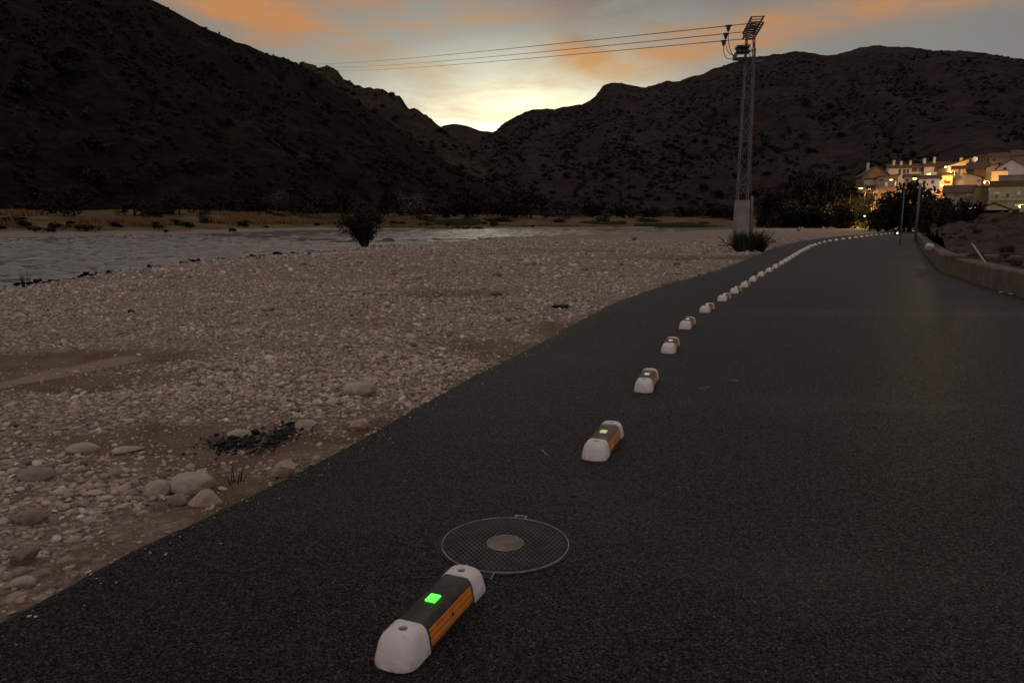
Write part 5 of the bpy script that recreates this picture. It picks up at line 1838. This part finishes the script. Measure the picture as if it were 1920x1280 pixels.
house('grey upper storey set back on the apartment block', 1871, 1940, 352, 331, 118, 9, 'grey_plaster', 'flat', roofm='concrete', par=.2, wins=[(1884, 1893, 341, 348, 'win'), (1899, 1909, 341, 348, 'win')], below=1)
house('plain brown walled block left of the long apartment block', 1824, 1851, 384, 352, 118, 7, 'brick', 'flat', par=.2, below=6)
house('low house under a wide dark tiled roof behind the trees', 1770, 1826, 372, 362, 122, 9, 'grey_plaster', 'side', 348, wins=[(1788, 1798, 363, 368, 'win'), (1812, 1823, 363, 368, 'blind')], below=6)
# open shed on posts in front
g = P(1858, 432, 62)
sh = thing('shed', 'dark open shed with a shallow gable roof on posts', 'shed', (g.x, g.y, terr_z(g.x, g.y)), -math.atan2(g.x, g.y))
kk = 62 / F
wS, hS, pS = 50 * kk, (432 - 391) * kk, 11 * kk
for x in (-wS / 2, wS * .30, wS / 2):
    for y in (0, 4.2):
        MB().box((x - .06, y - .06, -.4), (x + .06, y + .06, hS)).build('post', M['galv'], sh)
rb = MB()
for s_ in (-1, 1):
    q = [Vector((0, -.3, hS + pS)), Vector((s_ * (wS / 2 + .5), -.3, hS - .15)), Vector((s_ * (wS / 2 + .5), 4.6, hS - .15)), Vector((0, 4.6, hS + pS))]
    rb.add(q + [v + Vector((0, 0, .08)) for v in q], [(0, 1, 2, 3), (7, 6, 5, 4), (0, 4, 5, 1), (1, 5, 6, 2), (2, 6, 7, 3)])
rb.build('roof', M['roof'], sh)
MB().box((-wS / 2, 4.3, -.4), (wS / 2, 4.4, hS)).build('back_wall', M['wall_stone'], sh)
MB().box((-wS / 2 - .02, 0.07, -.4), (-wS / 2 + .05, 4.1, hS)).build('side_wall', M['wall_stone'], sh)
# pale garden wall piece right of the shed, and lit shed wall left of it
for (x0, x1, y0, y1, D, m_, lab) in ((1889, 1905, 410, 430, 70, 'grey_plaster', 'short pale garden wall right of the shed'), (1812, 1832, 402, 418, 78, 'ochre', 'yellow lit garden wall left of the shed under the lamp')):
    c = P((x0 + x1) / 2, y1, D)
    w = (x1 - x0) * D / F; h = (y1 - y0) * D / F
    mb = MB().box((-w / 2, 0, -1.2), (w / 2, .2, h))
    mb.box((-w / 2 - .03, -.03, h + .003), (w / 2 + .03, .23, h + .08))
    o = mb.build('garden_wall', M[m_]); o.location = c; o.rotation_euler = (0, 0, -math.atan2(c.x, c.y))
    tag(o, lab, 'wall')
# satellite dish
c = P(1828, 299, 186)
t = thing('satellite_dish', 'small white dish on the roofs at the top of the village', 'satellite dish', c, -.6)
dv = MB()
vs = []
for i in range(5):
    for k in range(16):
        a = k / 16 * 2 * math.pi
        vs.append((i / 4 * .62 * math.cos(a), -.22 * (i / 4) ** 2 - .0, i / 4 * .62 * math.sin(a)))
fs = [(i * 16 + k, i * 16 + (k + 1) % 16, (i + 1) * 16 + (k + 1) % 16, (i + 1) * 16 + k) for i in range(4) for k in range(16)]
dv.add(vs, fs).build('dish', M['white_plaster'], t, smooth=True)
MB().tube([(0, .02, 0), (0, .25, -.1), (0, .25, -2.5)], .05, 6).build('mast', M['galv'], t)

# street lamps: post, arm, head, and the light they give
def lamp(px, py, D, label, m_, power, color, size=.22, post=4.5, arm=.8, hooded=False):
    c = P(px, py, D)
    t = thing('street_lamp', label, 'street lamp', (c.x, c.y, c.z), -math.atan2(c.x, c.y), 'lit street lamps of the village')
    MB().tube([(arm, .15, -post), (arm, .15, -.1), (arm * .8, .1, .22), (0, 0, .26)], [.07, .055, .04, .035], 7).build('post', M['steel_dark'], t, smooth=True)
    MB().tube([(0, 0, .24), (0, 0, .20), (0, 0, .10)], [.05, size * .9, size * .95], 10).build('hood', M['steel_dark'], t, smooth=True)
    MB().tube([(0, 0, .09), (0, 0, 0), (0, 0, -.12), (0, 0, -.18)], [size * .8, size, size * .7, size * .2], 12).build('bulb', M[m_], t, smooth=True)
    ld = bpy.data.lights.new('lamp_light', 'SPOT' if hooded else 'POINT')
    if hooded:                                   # deep hood: light only below the horizontal
        ld.spot_size = math.radians(172); ld.spot_blend = .12
    ld.energy = power; ld.color = color; ld.shadow_soft_size = .25
    lo_ = bpy.data.objects.new('lamp_light', ld); COL.objects.link(lo_); lo_.parent = t; lo_.location = (0, -.35, -.35)
    return t
SOD = (1.0, .50, .13)
WRM = (1.0, .66, .26)
lamp(1715, 335, 150, 'brightest orange street lamp, above the big black tree', 'sodium', 4590, SOD, .40, hooded=True)
lamp(1671, 337, 148, 'round warm street lamp left of the brightest one', 'warm_lamp', 1785, WRM, .33, hooded=True)
lamp(1614, 353, 140, 'warm lamp shining through the thin lit leaves', 'warm_lamp', 6300, SOD, .40, hooded=True)
lamp(1630, 355, 143, 'small white light above the orange house front', 'warm_lamp', 1326, SOD, .2, hooded=True)
lamp(1766, 347, 150, 'cool white lamp in the middle of the village', 'cool_lamp', 1020, (.9, .9, 1.0), .26)
lamp(1773, 313, 186, 'small pale lamp at the end of the terraced row', 'warm_lamp', 3570, WRM, .2)
lamp(1816, 393, 80, 'yellow lamp low behind the shrubs by the shed', 'warm_lamp', 663, (1, .75, .3), .19, 3.0)
lamp(1846, 342, 138, 'half hidden lamp glowing on the blank orange block', 'warm_lamp', 2550, SOD, .10)
lamp(1782, 322, 165, 'lamp in the lane lighting the yellow gable', 'warm_lamp', 2142, SOD, .10)
lamp(1912, 387, 100, 'low lamp lighting the foot of the apartment block', 'warm_lamp', 816, (.95, .8, .35), .10, 2.5)
lamp(1622, 405, 125, 'orange light low among the dark trees', 'warm_lamp', 459, SOD, .22, 1.5, hooded=True)
